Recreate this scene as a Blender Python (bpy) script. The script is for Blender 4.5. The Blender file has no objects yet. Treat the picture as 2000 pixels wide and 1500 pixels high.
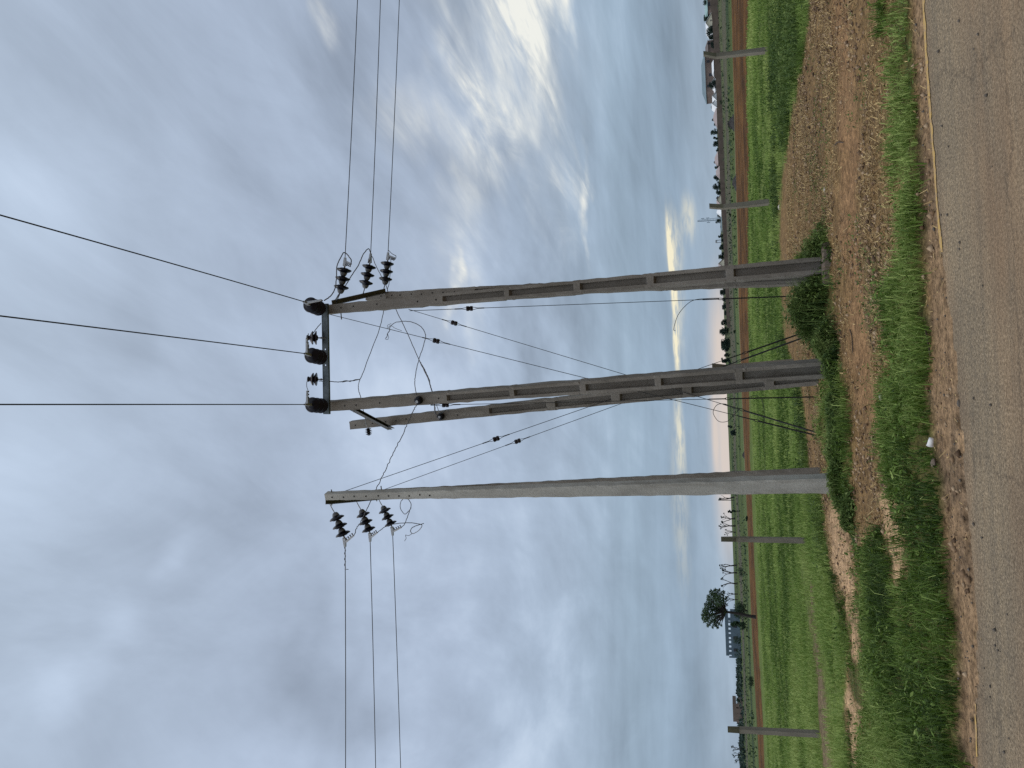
import bpy, math, random
import numpy as np
from mathutils import Vector, Matrix

random.seed(7)
rng = np.random.default_rng(7)
scene = bpy.context.scene
COL = scene.collection

# ------------------------------------------------------------------ camera
EYE = 1.6
FPX = 1502.0
PITCH = math.radians(15.57)
ROLL = math.radians(2.2)
R0 = Vector((1, 0, 0))
F = Vector((0, math.cos(PITCH), math.sin(PITCH)))
U0 = Vector((0, -math.sin(PITCH), math.cos(PITCH)))
RR = R0 * math.cos(ROLL) - U0 * math.sin(ROLL)
UU = R0 * math.sin(ROLL) + U0 * math.cos(ROLL)
CAM = Vector((0, 0, EYE))

cd = bpy.data.cameras.new("camera")
cd.sensor_fit = 'HORIZONTAL'
cd.sensor_width = 36.0
cd.lens = 36.0 * FPX / 2000.0
cd.clip_start = 0.05
cd.clip_end = 12000
cam = bpy.data.objects.new("camera", cd)
COL.objects.link(cam)
m = Matrix.Identity(4)
for i in range(3):
    m[i][0] = -UU[i]; m[i][1] = RR[i]; m[i][2] = -F[i]; m[i][3] = CAM[i]
cam.matrix_world = m
scene.camera = cam


def ray(X, Y):
    """direction seen at a point of the 2000 x 1500 photograph"""
    return F + RR * ((750 - Y) / FPX) + UU * ((1000 - X) / FPX)


def P(X, Y, d):
    """the place d metres ahead (world y) on that line of sight"""
    r = ray(X, Y)
    return CAM + r * (d / r.y)


def G(X, Y, z=0.0):
    r = ray(X, Y)
    return CAM + r * ((z - EYE) / r.z)


def horizon_x(Y):
    return 1000 + FPX * math.tan(PITCH) / math.cos(ROLL) - (750 - Y) * math.tan(ROLL)


nF, nR, nU = np.array(F), np.array(RR), np.array(UU)


def proj(x, y, z=0.0):
    q = np.stack([x, y, np.zeros_like(x) + (z - EYE)], -1)
    dep = np.maximum(q @ nF, 0.05)
    return 1000 - FPX * (q @ nU) / dep, 750 - FPX * (q @ nR) / dep


# ------------------------------------------------------------------ numpy noise
_tab = np.random.default_rng(3).random((256, 256))


def vnoise(x, y):
    xi = np.floor(x).astype(int); yi = np.floor(y).astype(int)
    fx = x - xi; fy = y - yi
    fx = fx * fx * (3 - 2 * fx); fy = fy * fy * (3 - 2 * fy)
    a = _tab[xi & 255, yi & 255]; b = _tab[(xi + 1) & 255, yi & 255]
    c = _tab[xi & 255, (yi + 1) & 255]; d = _tab[(xi + 1) & 255, (yi + 1) & 255]
    return (a * (1 - fx) + b * fx) * (1 - fy) + (c * (1 - fx) + d * fx) * fy


def fbm(x, y, o=4):
    s = 0; a = 0.5; t = 0
    for k in range(o):
        s = s + a * vnoise(x * 2 ** k + 17.3 * k, y * 2 ** k + 5.1 * k); t += a; a *= 0.55
    return s / t


def sst(a, b, v):
    t = np.clip((v - a) / (b - a), 0, 1)
    return t * t * (3 - 2 * t)


# ------------------------------------------------------------------ materials
def new_mat(name):
    mt = bpy.data.materials.new(name); mt.use_nodes = True
    nt = mt.node_tree
    return mt, nt, nt.nodes["Principled BSDF"]


def nd(nt, typ, **kw):
    n = nt.nodes.new(typ)
    for k, v in kw.items():
        if k.startswith("i_"):
            key = k[2:]
            n.inputs[int(key) if key.isdigit() else key.replace("_", " ")].default_value = v
        else:
            setattr(n, k, v)
    return n


def noise(nt, coord, scale, detail=4, rough=0.55, mscale=None):
    n = nd(nt, "ShaderNodeTexNoise", i_Scale=scale, i_Detail=detail, i_Roughness=rough)
    if mscale:
        mp = nd(nt, "ShaderNodeMapping"); mp.inputs["Scale"].default_value = mscale
        nt.links.new(coord, mp.inputs[0]); nt.links.new(mp.outputs[0], n.inputs[0])
    else:
        nt.links.new(coord, n.inputs[0])
    return n.outputs["Fac"]


def ramp(nt, fac, stops):
    r = nd(nt, "ShaderNodeValToRGB")
    els = r.color_ramp.elements
    while len(els) < len(stops):
        els.new(0.5)
    for e, (p, c) in zip(els, stops):
        e.position = p; e.color = (*c, 1) if len(c) == 3 else c
    nt.links.new(fac, r.inputs[0])
    return r.outputs[0]


def mixc(nt, fac, a, b, mode='MIX'):
    n = nd(nt, "ShaderNodeMix", data_type='RGBA', blend_type=mode)
    for s, v in ((0, fac), (6, a), (7, b)):
        if hasattr(v, "links"):
            nt.links.new(v, n.inputs[s])
        else:
            n.inputs[s].default_value = v if s == 0 or len(v) == 4 else (*v, 1)
    return n.outputs[2]


def bump(nt, bs, h, strength, dist):
    b = nd(nt, "ShaderNodeBump", i_Strength=strength, i_Distance=dist)
    nt.links.new(h, b.inputs["Height"]); nt.links.new(b.outputs[0], bs.inputs["Normal"])


def simple(name, colr, rough=0.6, metal=0.0, var=0.25, scale=30.0, spec=0.5):
    mt, nt, bs = new_mat(name)
    tc = nd(nt, "ShaderNodeTexCoord")
    f = noise(nt, tc.outputs["Object"], scale)
    c = ramp(nt, f, [(0.3, tuple(v * (1 - var) for v in colr)), (0.7, tuple(min(1, v * (1 + var)) for v in colr))])
    nt.links.new(c, bs.inputs["Base Color"])
    bs.inputs["Roughness"].default_value = rough
    bs.inputs["Metallic"].default_value = metal
    bs.inputs["Specular IOR Level"].default_value = spec
    return mt


def concrete(name, c0, c1, c2, stain=(0.10, 0.085, 0.06)):
    mt, nt, bs = new_mat(name)
    g = nd(nt, "ShaderNodeNewGeometry"); co = g.outputs["Position"]
    a = noise(nt, co, 2.2, 6, 0.65, (1, 1, 0.45))
    b = noise(nt, co, 34, 5, 0.7)
    st = noise(nt, co, 5.5, 5, 0.6, (1.6, 1.6, 0.16))
    base = ramp(nt, a, [(0.3, c0), (0.52, c1), (0.72, c2)])
    base = mixc(nt, ramp(nt, b, [(0.42, (0, 0, 0)), (0.75, (0.55, 0.55, 0.55))]), base, tuple(v * 0.62 for v in c1))
    base = mixc(nt, ramp(nt, st, [(0.53, (0, 0, 0)), (0.75, (0.6, 0.6, 0.6))]), base, stain)
    nt.links.new(base, bs.inputs["Base Color"])
    bs.inputs["Roughness"].default_value = 0.92
    bs.inputs["Specular IOR Level"].default_value = 0.2
    bump(nt, bs, b, 0.55, 0.012)
    return mt


M_CONC = concrete("brown_concrete", (0.140, 0.128, 0.108), (0.205, 0.188, 0.165), (0.265, 0.250, 0.222), (0.085, 0.072, 0.052))
M_CONC2 = concrete("grey_concrete", (0.27, 0.265, 0.24), (0.365, 0.36, 0.33), (0.45, 0.45, 0.415), (0.19, 0.17, 0.14))
M_POST = concrete("post_concrete", (0.15, 0.135, 0.115), (0.21, 0.19, 0.16), (0.27, 0.245, 0.21))
M_PLINTH = concrete("plinth_concrete", (0.13, 0.105, 0.085), (0.18, 0.145, 0.118), (0.23, 0.19, 0.155), (0.2, 0.13, 0.08))
M_HOLE = simple("hole_dark", (0.012, 0.011, 0.010), 0.95)
M_STEEL = simple("galvanised_steel", (0.085, 0.105, 0.115), 0.5, 0.45, 0.3, 14)
M_ANGLE = simple("weathered_angle_steel", (0.095, 0.088, 0.078), 0.6, 0.3, 0.35, 14)
M_CLAMP = simple("aluminium_clamp", (0.30, 0.31, 0.32), 0.45, 0.5, 0.25, 40)
M_CAP = simple("insulator_cap_grey", (0.105, 0.112, 0.118), 0.6, 0.1, 0.25, 40)
M_PORC = simple("dark_glazed_porcelain", (0.006, 0.006, 0.011), 0.22, 0.0, 0.3, 20, 0.22)
M_PORC2 = simple("brown_glazed_porcelain", (0.012, 0.007, 0.010), 0.25, 0.0, 0.3, 20, 0.3)
M_WIRE = simple("weathered_conductor", (0.028, 0.030, 0.034), 0.55, 0.2)
M_JUMP = simple("aluminium_strand", (0.10, 0.10, 0.11), 0.5, 0.4)
M_GUY = simple("guy_strand", (0.022, 0.024, 0.025), 0.6, 0.2)
M_RUSTY = simple("rusty_bolt", (0.06, 0.038, 0.03), 0.7, 0.2)
M_CUP = simple("white_paper", (0.66, 0.66, 0.65), 0.7, 0.0, 0.05)
M_STICK = simple("dry_stick", (0.055, 0.038, 0.026), 0.9)
M_STONE = simple("stone", (0.10, 0.085, 0.07), 0.9, 0, 0.4)
M_PALE = simple("pale_stone", (0.40, 0.37, 0.33), 0.9, 0, 0.2)
M_BARK = simple("dark_bark", (0.022, 0.020, 0.018), 0.95, 0, 0.4, 8)
M_MUD = simple("mud_block_wall", (0.115, 0.090, 0.075), 0.95, 0, 0.25, 0.7)
M_MUD2 = simple("brown_rendered_wall", (0.15, 0.115, 0.10), 0.95, 0, 0.2, 0.7)
M_CREAM = simple("cream_wall", (0.66, 0.63, 0.50), 0.9, 0, 0.08, 0.6)
M_WHITE = simple("white_sheet_roof", (0.66, 0.69, 0.72), 0.6, 0, 0.08, 0.6)
M_BLUEROOF = simple("blue_grey_roof", (0.13, 0.19, 0.22), 0.6, 0.1, 0.15, 0.8)
M_GREENROOF = simple("pale_green_roof", (0.24, 0.36, 0.36), 0.6, 0.0, 0.15, 0.8)
M_BROWNROOF = simple("brown_roof", (0.11, 0.09, 0.085), 0.7, 0, 0.2, 0.8)
M_PINKROOF = simple("pinkish_roof", (0.30, 0.25, 0.245), 0.7, 0, 0.15, 0.8)
M_BLUEWALL = simple("slate_blue_wall", (0.085, 0.125, 0.165), 0.9, 0, 0.2, 0.5)
M_WINDOW = simple("dark_window", (0.02, 0.022, 0.03), 0.3)
M_MAST = simple("mast_steel_hazed", (0.19, 0.25, 0.31), 0.6, 0.0, 0.05)  # pale blue of distance haze is put into the steel colour
M_TANK = simple("tank_grey", (0.22, 0.24, 0.27), 0.6, 0.0, 0.1)


def foliage(name, dark, mid, light, trans=0.25):
    mt, nt, bs = new_mat(name)
    at = nd(nt, "ShaderNodeAttribute", attribute_name="tint")
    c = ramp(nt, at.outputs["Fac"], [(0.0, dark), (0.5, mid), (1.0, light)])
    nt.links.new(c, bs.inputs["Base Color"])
    bs.inputs["Roughness"].default_value = 0.7
    bs.inputs["Specular IOR Level"].default_value = 0.25
    tr = nd(nt, "ShaderNodeBsdfTranslucent"); nt.links.new(c, tr.inputs[0])
    mx = nd(nt, "ShaderNodeMixShader"); mx.inputs[0].default_value = trans
    nt.links.new(bs.outputs[0], mx.inputs[1]); nt.links.new(tr.outputs[0], mx.inputs[2])
    nt.links.new(mx.outputs[0], nt.nodes["Material Output"].inputs[0])
    return mt


M_LEAF_FAR = foliage("far_tree_leaf", (0.012, 0.026, 0.022), (0.020, 0.042, 0.032), (0.034, 0.062, 0.040), 0.1)
M_LEAF = foliage("acacia_leaf", (0.016, 0.036, 0.016), (0.034, 0.066, 0.028), (0.062, 0.104, 0.046), 0.2)
M_GRASS = foliage("roadside_grass_blade", (0.024, 0.052, 0.007), (0.098, 0.170, 0.024), (0.300, 0.385, 0.115))
M_FIELD = foliage("field_grass_blade", (0.062, 0.112, 0.020), (0.170, 0.258, 0.056), (0.305, 0.380, 0.115))
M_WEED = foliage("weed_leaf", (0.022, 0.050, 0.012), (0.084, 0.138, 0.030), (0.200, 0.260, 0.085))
M_STRAW = foliage("straw", (0.085, 0.056, 0.026), (0.29, 0.200, 0.090), (0.56, 0.42, 0.20), 0.1)
M_BUSH = foliage("bush_leaf", (0.014, 0.032, 0.016), (0.028, 0.056, 0.026), (0.05, 0.085, 0.04), 0.15)


# ------------------------------------------------------------------ object helpers
def link(o, parent=None):
    COL.objects.link(o)
    if parent is not None:
        o.parent = parent
    return o


def tag(o, label=None, cat=None, group=None, kind=None):
    if label: o["label"] = label
    if cat: o["category"] = cat
    if group: o["group"] = group
    if kind: o["kind"] = kind
    return o


def thing(name, label, cat, loc=(0, 0, 0), group=None):
    o = bpy.data.objects.new(name, None)
    o.empty_display_size = 0.2
    o.location = loc
    COL.objects.link(o)
    return tag(o, label, cat, group)


def origin(o):
    v = Vector((0, 0, 0))
    while o is not None:
        v += o.location; o = o.parent
    return v


class MB:
    def __init__(s):
        s.v = []; s.f = []; s.mi = []

    def add(s, vs, fs, mi=0):
        b = len(s.v)
        s.v += [Vector(v) for v in vs]
        s.f += [tuple(i + b for i in f) for f in fs]
        s.mi += [mi] * len(fs)
        return s

    def box(s, c, hx, hy, hz, ax=None, mi=0):
        c = Vector(c)
        A = ax or (Vector((1, 0, 0)), Vector((0, 1, 0)), Vector((0, 0, 1)))
        vs = [c + A[0] * (i * hx) + A[1] * (j * hy) + A[2] * (k * hz) for k in (-1, 1) for j in (-1, 1) for i in (-1, 1)]
        return s.add(vs, [(0, 2, 3, 1), (4, 5, 7, 6), (0, 1, 5, 4), (2, 6, 7, 3), (0, 4, 6, 2), (1, 3, 7, 5)], mi)

    def bar(s, a, b, w, h, up=Vector((0, 0, 1)), mi=0, w2=None, h2=None):
        a = Vector(a); b = Vector(b)
        t = (b - a).normalized()
        x = t.cross(up)
        if x.length < 1e-4: x = t.cross(Vector((1, 0, 0)))
        x.normalize(); y = x.cross(t).normalized()
        w2 = w if w2 is None else w2; h2 = h if h2 is None else h2
        vs = []
        for p, ww, hh in ((a, w, h), (b, w2, h2)):
            vs += [p + x * (i * ww / 2) + y * (j * hh / 2) for i, j in ((-1, -1), (1, -1), (1, 1), (-1, 1))]
        return s.add(vs, [(3, 2, 1, 0), (4, 5, 6, 7), (0, 1, 5, 4), (1, 2, 6, 5), (2, 3, 7, 6), (3, 0, 4, 7)], mi)

    def tube(s, pts, r, n=6, mi=0):
        pts = [Vector(p) for p in pts]
        rs = r if isinstance(r, (list, tuple)) else [r] * len(pts)
        vs = []; fs = []
        prev = None
        for i, p in enumerate(pts):
            t = pts[min(i + 1, len(pts) - 1)] - pts[max(i - 1, 0)]
            if t.length < 1e-9: t = Vector((0, 0, 1))
            t.normalize()
            if prev is None:
                x = t.orthogonal().normalized()
            else:
                x = prev - t * prev.dot(t)
                x = x.normalized() if x.length > 1e-6 else t.orthogonal().normalized()
            prev = x
            y = t.cross(x)
            vs += [p + (x * math.cos(2 * math.pi * k / n) + y * math.sin(2 * math.pi * k / n)) * rs[i] for k in range(n)]
            if i:
                b = (i - 1) * n
                fs += [(b + k, b + (k + 1) % n, b + n + (k + 1) % n, b + n + k) for k in range(n)]
        fs.append(tuple(range(n - 1, -1, -1)))
        fs.append(tuple(range(len(vs) - n, len(vs))))
        return s.add(vs, fs, mi)

    def lathe(s, prof, mat=Matrix.Identity(4), n=20, mi=0):
        vs = []; fs = []
        for i, (r, z) in enumerate(prof):
            vs += [mat @ Vector((r * math.cos(2 * math.pi * k / n), r * math.sin(2 * math.pi * k / n), z)) for k in range(n)]
            if i:
                b = (i - 1) * n
                fs += [(b + k, b + (k + 1) % n, b + n + (k + 1) % n, b + n + k) for k in range(n)]
        fs.append(tuple(range(n - 1, -1, -1)))
        fs.append(tuple(range(len(vs) - n, len(vs))))
        return s.add(vs, fs, mi)

    def mesh(s, name, mats, off=Vector((0, 0, 0)), smooth=False):
        me = bpy.data.meshes.new(name)
        me.from_pydata([v - off for v in s.v], [], s.f)
        for mt in (mats if isinstance(mats, (list, tuple)) else [mats]):
            me.materials.append(mt)
        if any(s.mi):
            me.polygons.foreach_set("material_index", s.mi)
        if smooth:
            me.polygons.foreach_set("use_smooth", [True] * len(me.polygons))
        me.update()
        return me

    def build(s, name, mats, parent=None, smooth=False, label=None):
        o = bpy.data.objects.new(name, s.mesh(name, mats, origin(parent), smooth))
        if label: o["label"] = label
        return link(o, parent)

    def solo(s, name, mats, label, cat, group=None, smooth=False):
        c = s.v[0].copy() if s.v else Vector()
        o = bpy.data.objects.new(name, s.mesh(name, mats, c, smooth))
        o.location = c
        link(o)
        return tag(o, label, cat, group)


def fast_mesh(name, verts, faces_flat, counts, mat, tint=None):
    """mesh from numpy arrays"""
    me = bpy.data.meshes.new(name)
    me.vertices.add(len(verts)); me.vertices.foreach_set("co", np.asarray(verts, np.float32).ravel())
    me.loops.add(len(faces_flat)); me.loops.foreach_set("vertex_index", np.asarray(faces_flat, np.int32))
    counts = np.asarray(counts, np.int32)
    me.polygons.add(len(counts))
    st = np.concatenate([[0], np.cumsum(counts)[:-1]]).astype(np.int32)
    me.polygons.foreach_set("loop_start", st)
    me.update(calc_edges=True)
    me.validate()
    me.materials.append(mat)
    if tint is not None:
        a = me.attributes.new("tint", 'FLOAT', 'POINT'); a.data.foreach_set("value", np.asarray(tint, np.float32))
    return me


def frame(z):
    z = z.normalized(); x = z.orthogonal().normalized(); y = z.cross(x)
    return x, y, z


def axis_matrix(p, z, scale=1.0):
    x, y, z = frame(z)
    M = Matrix.Identity(4)
    for i in range(3):
        M[i][0] = x[i] * scale; M[i][1] = y[i] * scale; M[i][2] = z[i] * scale; M[i][3] = p[i]
    return M


def smooth_path(pts, k=6):
    """Catmull-Rom through points"""
    pts = [Vector(p) for p in pts]
    if len(pts) < 3: return pts
    q = [pts[0] * 2 - pts[1]] + pts + [pts[-1] * 2 - pts[-2]]
    out = []
    for i in range(1, len(q) - 2):
        a, b, c, d = q[i - 1:i + 3]
        for j in range(k):
            t = j / k
            out.append(0.5 * ((2 * b) + (c - a) * t + (2 * a - 5 * b + 4 * c - d) * t * t + (3 * b - a - 3 * c + d) * t ** 3))
    out.append(pts[-1])
    return out


def sag(a, b, s, n=24):
    a = Vector(a); b = Vector(b)
    return [a.lerp(b, i / n) - Vector((0, 0, 4 * s * (i / n) * (1 - i / n))) for i in range(n + 1)]


# ------------------------------------------------------------------ ground zones
YS = [0, 100, 200, 300, 400, 500, 600, 700, 750, 800, 850, 900, 950, 1000, 1050, 1100, 1150, 1200, 1300, 1400, 1500]


def line(pairs):
    ys = [p[0] for p in pairs]; xs = [p[1] for p in pairs]
    return lambda Y: np.interp(Y, ys, xs)


asphalt_edge = line([(0, 1803), (100, 1808), (200, 1815), (300, 1823), (400, 1830), (480, 1837), (560, 1850), (650, 1862), (750, 1873), (850, 1882), (950, 1890), (1050, 1899), (1125, 1907), (1300, 1909), (1400, 1908), (1500, 1912)])
grass_near = line([(0, 1784), (100, 1790), (200, 1796), (300, 1803), (400, 1808), (500, 1812), (600, 1818), (680, 1826), (750, 1818), (830, 1828), (900, 1836), (950, 1846), (1050, 1852), (1150, 1862), (1230, 1876), (1300, 1880), (1350, 1882), (1430, 1876), (1500, 1892)])
grass_far = line([(0, 1738), (40, 1722), (100, 1738), (200, 1742), (300, 1746), (400, 1754), (480, 1768), (540, 1752), (580, 1728), (640, 1742), (700, 1740), (760, 1730), (850, 1722), (880, 1726), (920, 1748), (980, 1764), (1050, 1772), (1100, 1782), (1140, 1774), (1200, 1776), (1240, 1740), (1300, 1700), (1500, 1690)])
field_edge = line([(0, 1582), (60, 1578), (120, 1566), (200, 1552), (300, 1536), (380, 1522), (470, 1519), (520, 1526), (600, 1526), (650, 1530), (700, 1544), (740, 1562), (800, 1570), (860, 1577), (920, 1580), (960, 1602), (1050, 1613), (1120, 1624), (1180, 1636), (1240, 1650), (1300, 1655), (1400, 1650), (1500, 1660)])
plough_near = line([(0, 1463), (100, 1460), (200, 1460), (300, 1464), (450, 1463), (600, 1464), (750, 1464), (900, 1466), (1000, 1471), (1100, 1475), (1200, 1480), (1300, 1485), (1400, 1491), (1500, 1495)])
plough_far = line([(0, 1430), (100, 1432), (200, 1435), (300, 1437), (450, 1441), (600, 1444), (750, 1449), (850, 1453), (1000, 1460), (1100, 1464), (1200, 1468), (1300, 1473), (1400, 1479), (1500, 1484)])
grey_near = line([(0, 1418), (150, 1421), (300, 1426), (450, 1430), (600, 1433), (700, 1438), (800, 1437), (900, 1438), (1000, 1443), (1100, 1450), (1200, 1452), (1500, 1462)])
grey_far = line([(0, 1410), (150, 1414), (300, 1421), (450, 1417), (600, 1421), (700, 1430), (800, 1433), (900, 1435), (1000, 1440), (1100, 1444), (1200, 1449), (1500, 1460)])
# strips and patches inside the soil: (Y, X centre, half width)
patch_list = [
    # sand path beyond the weeds, and the second one beside the road
    ('sand', [(930, 1628, 10), (980, 1640, 16), (1040, 1642, 18), (1100, 1648, 17), (1160, 1660, 12), (1220, 1668, 10), (1270, 1674, 7), (1300, 1676, 2)]),
    ('sand', [(960, 1738, 16), (1020, 1746, 16), (1080, 1756, 14), (1140, 1763, 11), (1190, 1766, 9), (1215, 1768, 3)]),
    ('sand', [(1330, 1650, 6), (1360, 1654, 12), (1400, 1664, 14), (1440, 1676, 18), (1480, 1690, 20), (1500, 1697, 22)]),
    ('sand', [(1370, 1668, 3), (1395, 1690, 9), (1420, 1698, 7), (1440, 1700, 3)]),
    ('pink', [(-20, 1640, 16), (60, 1644, 15), (140, 1652, 14), (220, 1652, 18), (300, 1668, 16), (380, 1655, 14), (460, 1660, 18), (560, 1678, 14), (640, 1676, 16), (760, 1690, 18), (860, 1712, 12)]),
    ('weed', [(432, 1612, 3), (455, 1606, 10), (480, 1606, 20), (500, 1592, 26), (530, 1594, 30), (548, 1590, 34), (600, 1598, 38), (640, 1606, 30), (665, 1618, 20), (720, 1636, 14), (790, 1640, 24), (840, 1640, 26), (900, 1644, 20), (960, 1650, 16), (1010, 1664, 10), (1040, 1674, 4)]),
    ('inner', [(1035, 1718, 6), (1080, 1712, 24), (1125, 1712, 34), (1180, 1718, 36), (1230, 1720, 44), (1300, 1730, 60), (1400, 1745, 64), (1500, 1760, 70)]),
    ('debris', [(1100, 1578, 1), (1140, 1584, 5), (1230, 1590, 4), (1330, 1602, 8), (1420, 1612, 9), (1500, 1618, 11)]),
    ('thin', [(480, 1700, 14), (560, 1712, 20), (650, 1700, 8)]),
]


def strip(Y, pts, X):
    ys = [p[0] for p in pts]
    c = np.interp(Y, ys, [p[1] for p in pts]); w = np.interp(Y, ys, [p[2] for p in pts])
    inside = (Y >= ys[0]) & (Y <= ys[-1])
    return np.where(inside, (w - np.abs(X - c)), -50)


def zones(x, y):
    """what covers the ground at a place (weights 0..1)"""
    yc = np.maximum(y, 3.6)
    xc = np.clip(x, -0.53 * yc, 0.49 * yc)
    X, Y = proj(xc, yc)
    lift = 0.05 * sst(8, -14, X - grass_near(np.clip(Y, -5, 1505))) * sst(60, 30, yc)
    X, Y = proj(xc, yc, lift)
    Y = np.clip(Y, -5, 1505)
    n1 = fbm(x * 1.3, y * 1.3, 4) - 0.5
    n2 = fbm(x * 5.1 + 9, y * 5.1, 3) - 0.5
    far = np.clip(yc / 14, 0.5, 1.4)
    j = (n1 * 26 + n2 * 14)
    z = {}
    z['X'] = X; z['Y'] = Y
    z['road'] = sst(-2, 3, X - asphalt_edge(Y) + np.clip(n1 * 30 + n2 * 12, -9, 5) * sst(440, 560, Y) + n2 * 3)
    gn, gf = grass_near(Y), grass_far(Y)
    z['verge'] = sst(-5, 5, gn - X + j * 0.45) * sst(-16, 16, X - gf + j * 2.0)
    z['shoulder'] = sst(-4, 4, X - gn + j * 0.3) * (1 - z['road'])
    z['field'] = sst(-5, 5, field_edge(Y) - X + j * 0.75) * sst(-1, 1, X - plough_near(Y))
    z['plough'] = sst(-0.6, 0.6, plough_near(Y) - X + n1 * 3) * sst(-0.6, 0.6, X - plough_far(Y) + n1 * 2)
    z['far'] = sst(-0.6, 0.6, plough_far(Y) - X)
    z['grey'] = sst(-0.8, 0.8, grey_near(Y) - X) * sst(-0.8, 0.8, X - grey_far(Y))
    z['wallband'] = sst(-0.8, 0.8, grey_far(Y) - X) * (Y < 700)
    for nm in ('sand', 'pink', 'weed', 'inner', 'debris', 'thin'):
        z[nm] = np.zeros_like(X)
    for nm, pts in patch_list:
        k = {'weed': 0.7, 'pink': 0.8, 'sand': 0.42, 'inner': 1.6, 'debris': 0.3, 'thin': 0.6}[nm]
        w = {'weed': 5, 'pink': 9, 'sand': 4.5, 'inner': 14, 'debris': 4, 'thin': 10}[nm]
        z[nm] = np.maximum(z[nm], sst(-w, w, strip(Y, pts, X) + j * k))
    z['n1'] = n1; z['n2'] = n2
    green = np.maximum.reduce([z['verge'], z['inner'], z['field'] * 1.0, z['weed']])
    # left of the poles the plot between field and road is mostly overgrown
    left = sst(1090, 1230, Y + n1 * 120) * sst(-2, 6, X - field_edge(Y)) * sst(-4, 4, gn - X)
    green = np.maximum(green, left)
    green = green * (1 - z['sand'] * (1 - 0.15)) * (1 - z['road']) * (1 - 0.8 * z['debris'])
    z['green'] = green
    return z


def ground_z(x, y, z=None):
    z = z or zones(x, y)
    r = np.sqrt(x * x + y * y)
    near = sst(60, 30, r)
    h = 0.055 * (1 - z['road']) * (1 - z['shoulder']) + z['shoulder'] * (0.010 + 0.016 * (z['n1'] + z['n2'])) - 0.045 * z['road']
    h = h + near * (1 - z['road']) * (1 - z['shoulder']) * (z['n1'] * 0.10 + z['n2'] * 0.05)
    h = h + near * z['weed'] * 0.05 - near * z['pink'] * 0.02
    # a low rise far off on the left
    az = np.arctan2(x, y)
    h = h + 1.25 * sst(170, 420, r) * sst(0.10, -0.12, az) * (0.75 + 0.5 * vnoise(az * 40, r * 0.0 + 3))
    return h


# polar sheet: fine ahead, coarse elsewhere, out to the horizon
rads = [2.5]
while rads[-1] < 9000:
    r_ = rads[-1]
    rads.append(r_ * (1.0125 if r_ < 60 else 1.022 if r_ < 500 else 1.12))
rads = np.array(rads)
front = np.radians(np.arange(-40, 40.01, 0.14))
rest = np.radians(np.arange(40, 320.01, 4.0))
angs = np.concatenate([front, rest[1:-1]])
A_, R_ = np.meshgrid(angs, rads)
gx = (R_ * np.sin(A_)).ravel(); gy = (R_ * np.cos(A_)).ravel()
behind = gy < 3.0
Z = zones(gx, gy)
gz = ground_z(gx, gy, Z)
gz = np.where(behind & (gy > -9), -0.05, gz)
na, nr = len(angs), len(rads)
ii, jj = np.meshgrid(np.arange(nr - 1), np.arange(na), indexing='ij')
a = ii * na + jj; b = ii * na + (jj + 1) % na
quads = np.stack([a, a + na, b + na, b], -1).reshape(-1, 4)
cx = len(gx)
verts = np.stack([gx, gy, gz], -1)
verts = np.vstack([verts, [[0, 0, -0.05]]])
tris = np.stack([np.full(na, cx), np.arange(na), (np.arange(na) + 1) % na], -1)
flat = np.concatenate([quads.ravel(), tris.ravel()])
cnt = np.concatenate([np.full(len(quads), 4), np.full(len(tris), 3)])

SOIL = np.array([0.186, 0.118, 0.054]); PINK = np.array([0.240, 0.142, 0.072]); SAND = np.array([0.430, 0.285, 0.165])
GREEN = np.array([0.055, 0.066, 0.018]); FIELD = np.array([0.108, 0.148, 0.036]); PLOW = np.array([0.094, 0.045, 0.013])
FARG = np.array([0.062, 0.086, 0.026]); GREYB = np.array([0.088, 0.080, 0.060]); DEBR = np.array([0.150, 0.115, 0.066])


def lerp(c, t, w):
    return c + (t - c) * w[:, None]


colr = np.tile(SOIL, (len(gx), 1))
straw_amt = (1 - Z['pink']) * (1 - Z['sand'])
colr = lerp(colr, PINK, Z['pink'] * 0.85)
colr = lerp(colr, SAND, Z['sand'])
colr = lerp(colr, SAND * 0.53, Z['shoulder'])
colr = lerp(colr, np.array([0.13, 0.09, 0.058]), Z['shoulder'] * sst(0.02, 0.22, Z['n1'] + 0.6 * Z['n2'] + 0.25 * sst(14, 0, Z['X'] - grass_near(Z['Y']))) * 0.7)
colr = lerp(colr, np.array([0.13, 0.095, 0.06]), sst(0.15, 0.35, Z['n2']) * (1 - Z['sand']) * (1 - Z['pink']) * 0.5)
colr = lerp(colr, GREEN, np.clip(Z['green'], 0, 1) * 0.8)
colr = lerp(colr, np.array([0.10, 0.095, 0.045]), Z['thin'] * 0.5)
colr = lerp(colr, DEBR, Z['debris'])
colr = lerp(colr, FIELD, Z['field'] * (1 - Z['debris']))
bx = fbm(gx * 0.09, gy * 0.10, 4); bx2 = fbm(gx * 0.35, gy * 0.35, 4)
colr = colr * (1 + (Z['field'] * (bx - 0.5) * 0.7 + Z['field'] * (bx2 - 0.5) * 0.6))[:, None]
colr = lerp(colr, PLOW, Z['plough'])
pl = fbm(gx * 0.9, gy * 0.5, 3); pl2 = fbm(gx * 0.16, gy * 0.4, 3)
colr = colr * (1 + Z['plough'] * ((pl - 0.5) * 1.5 + (pl2 - 0.5) * 0.9))[:, None]
colr = lerp(colr, np.array([0.34, 0.24, 0.16]), sst(1.6, 0.4, np.abs(Z['X'] - plough_far(Z['Y']) + 0.6)) * sst(0.40, 0.55, fbm(gx * 0.06 + 9, gy * 0.01, 3)) * 0.9 * (Z['Y'] < 960))
fb = fbm(gx * 0.02, gy * 0.06 + 40, 4)
farc = np.tile(FARG, (len(gx), 1))
farc = lerp(farc, np.array([0.090, 0.125, 0.045]), sst(0.5, 0.68, fb) * 0.8)
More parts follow.
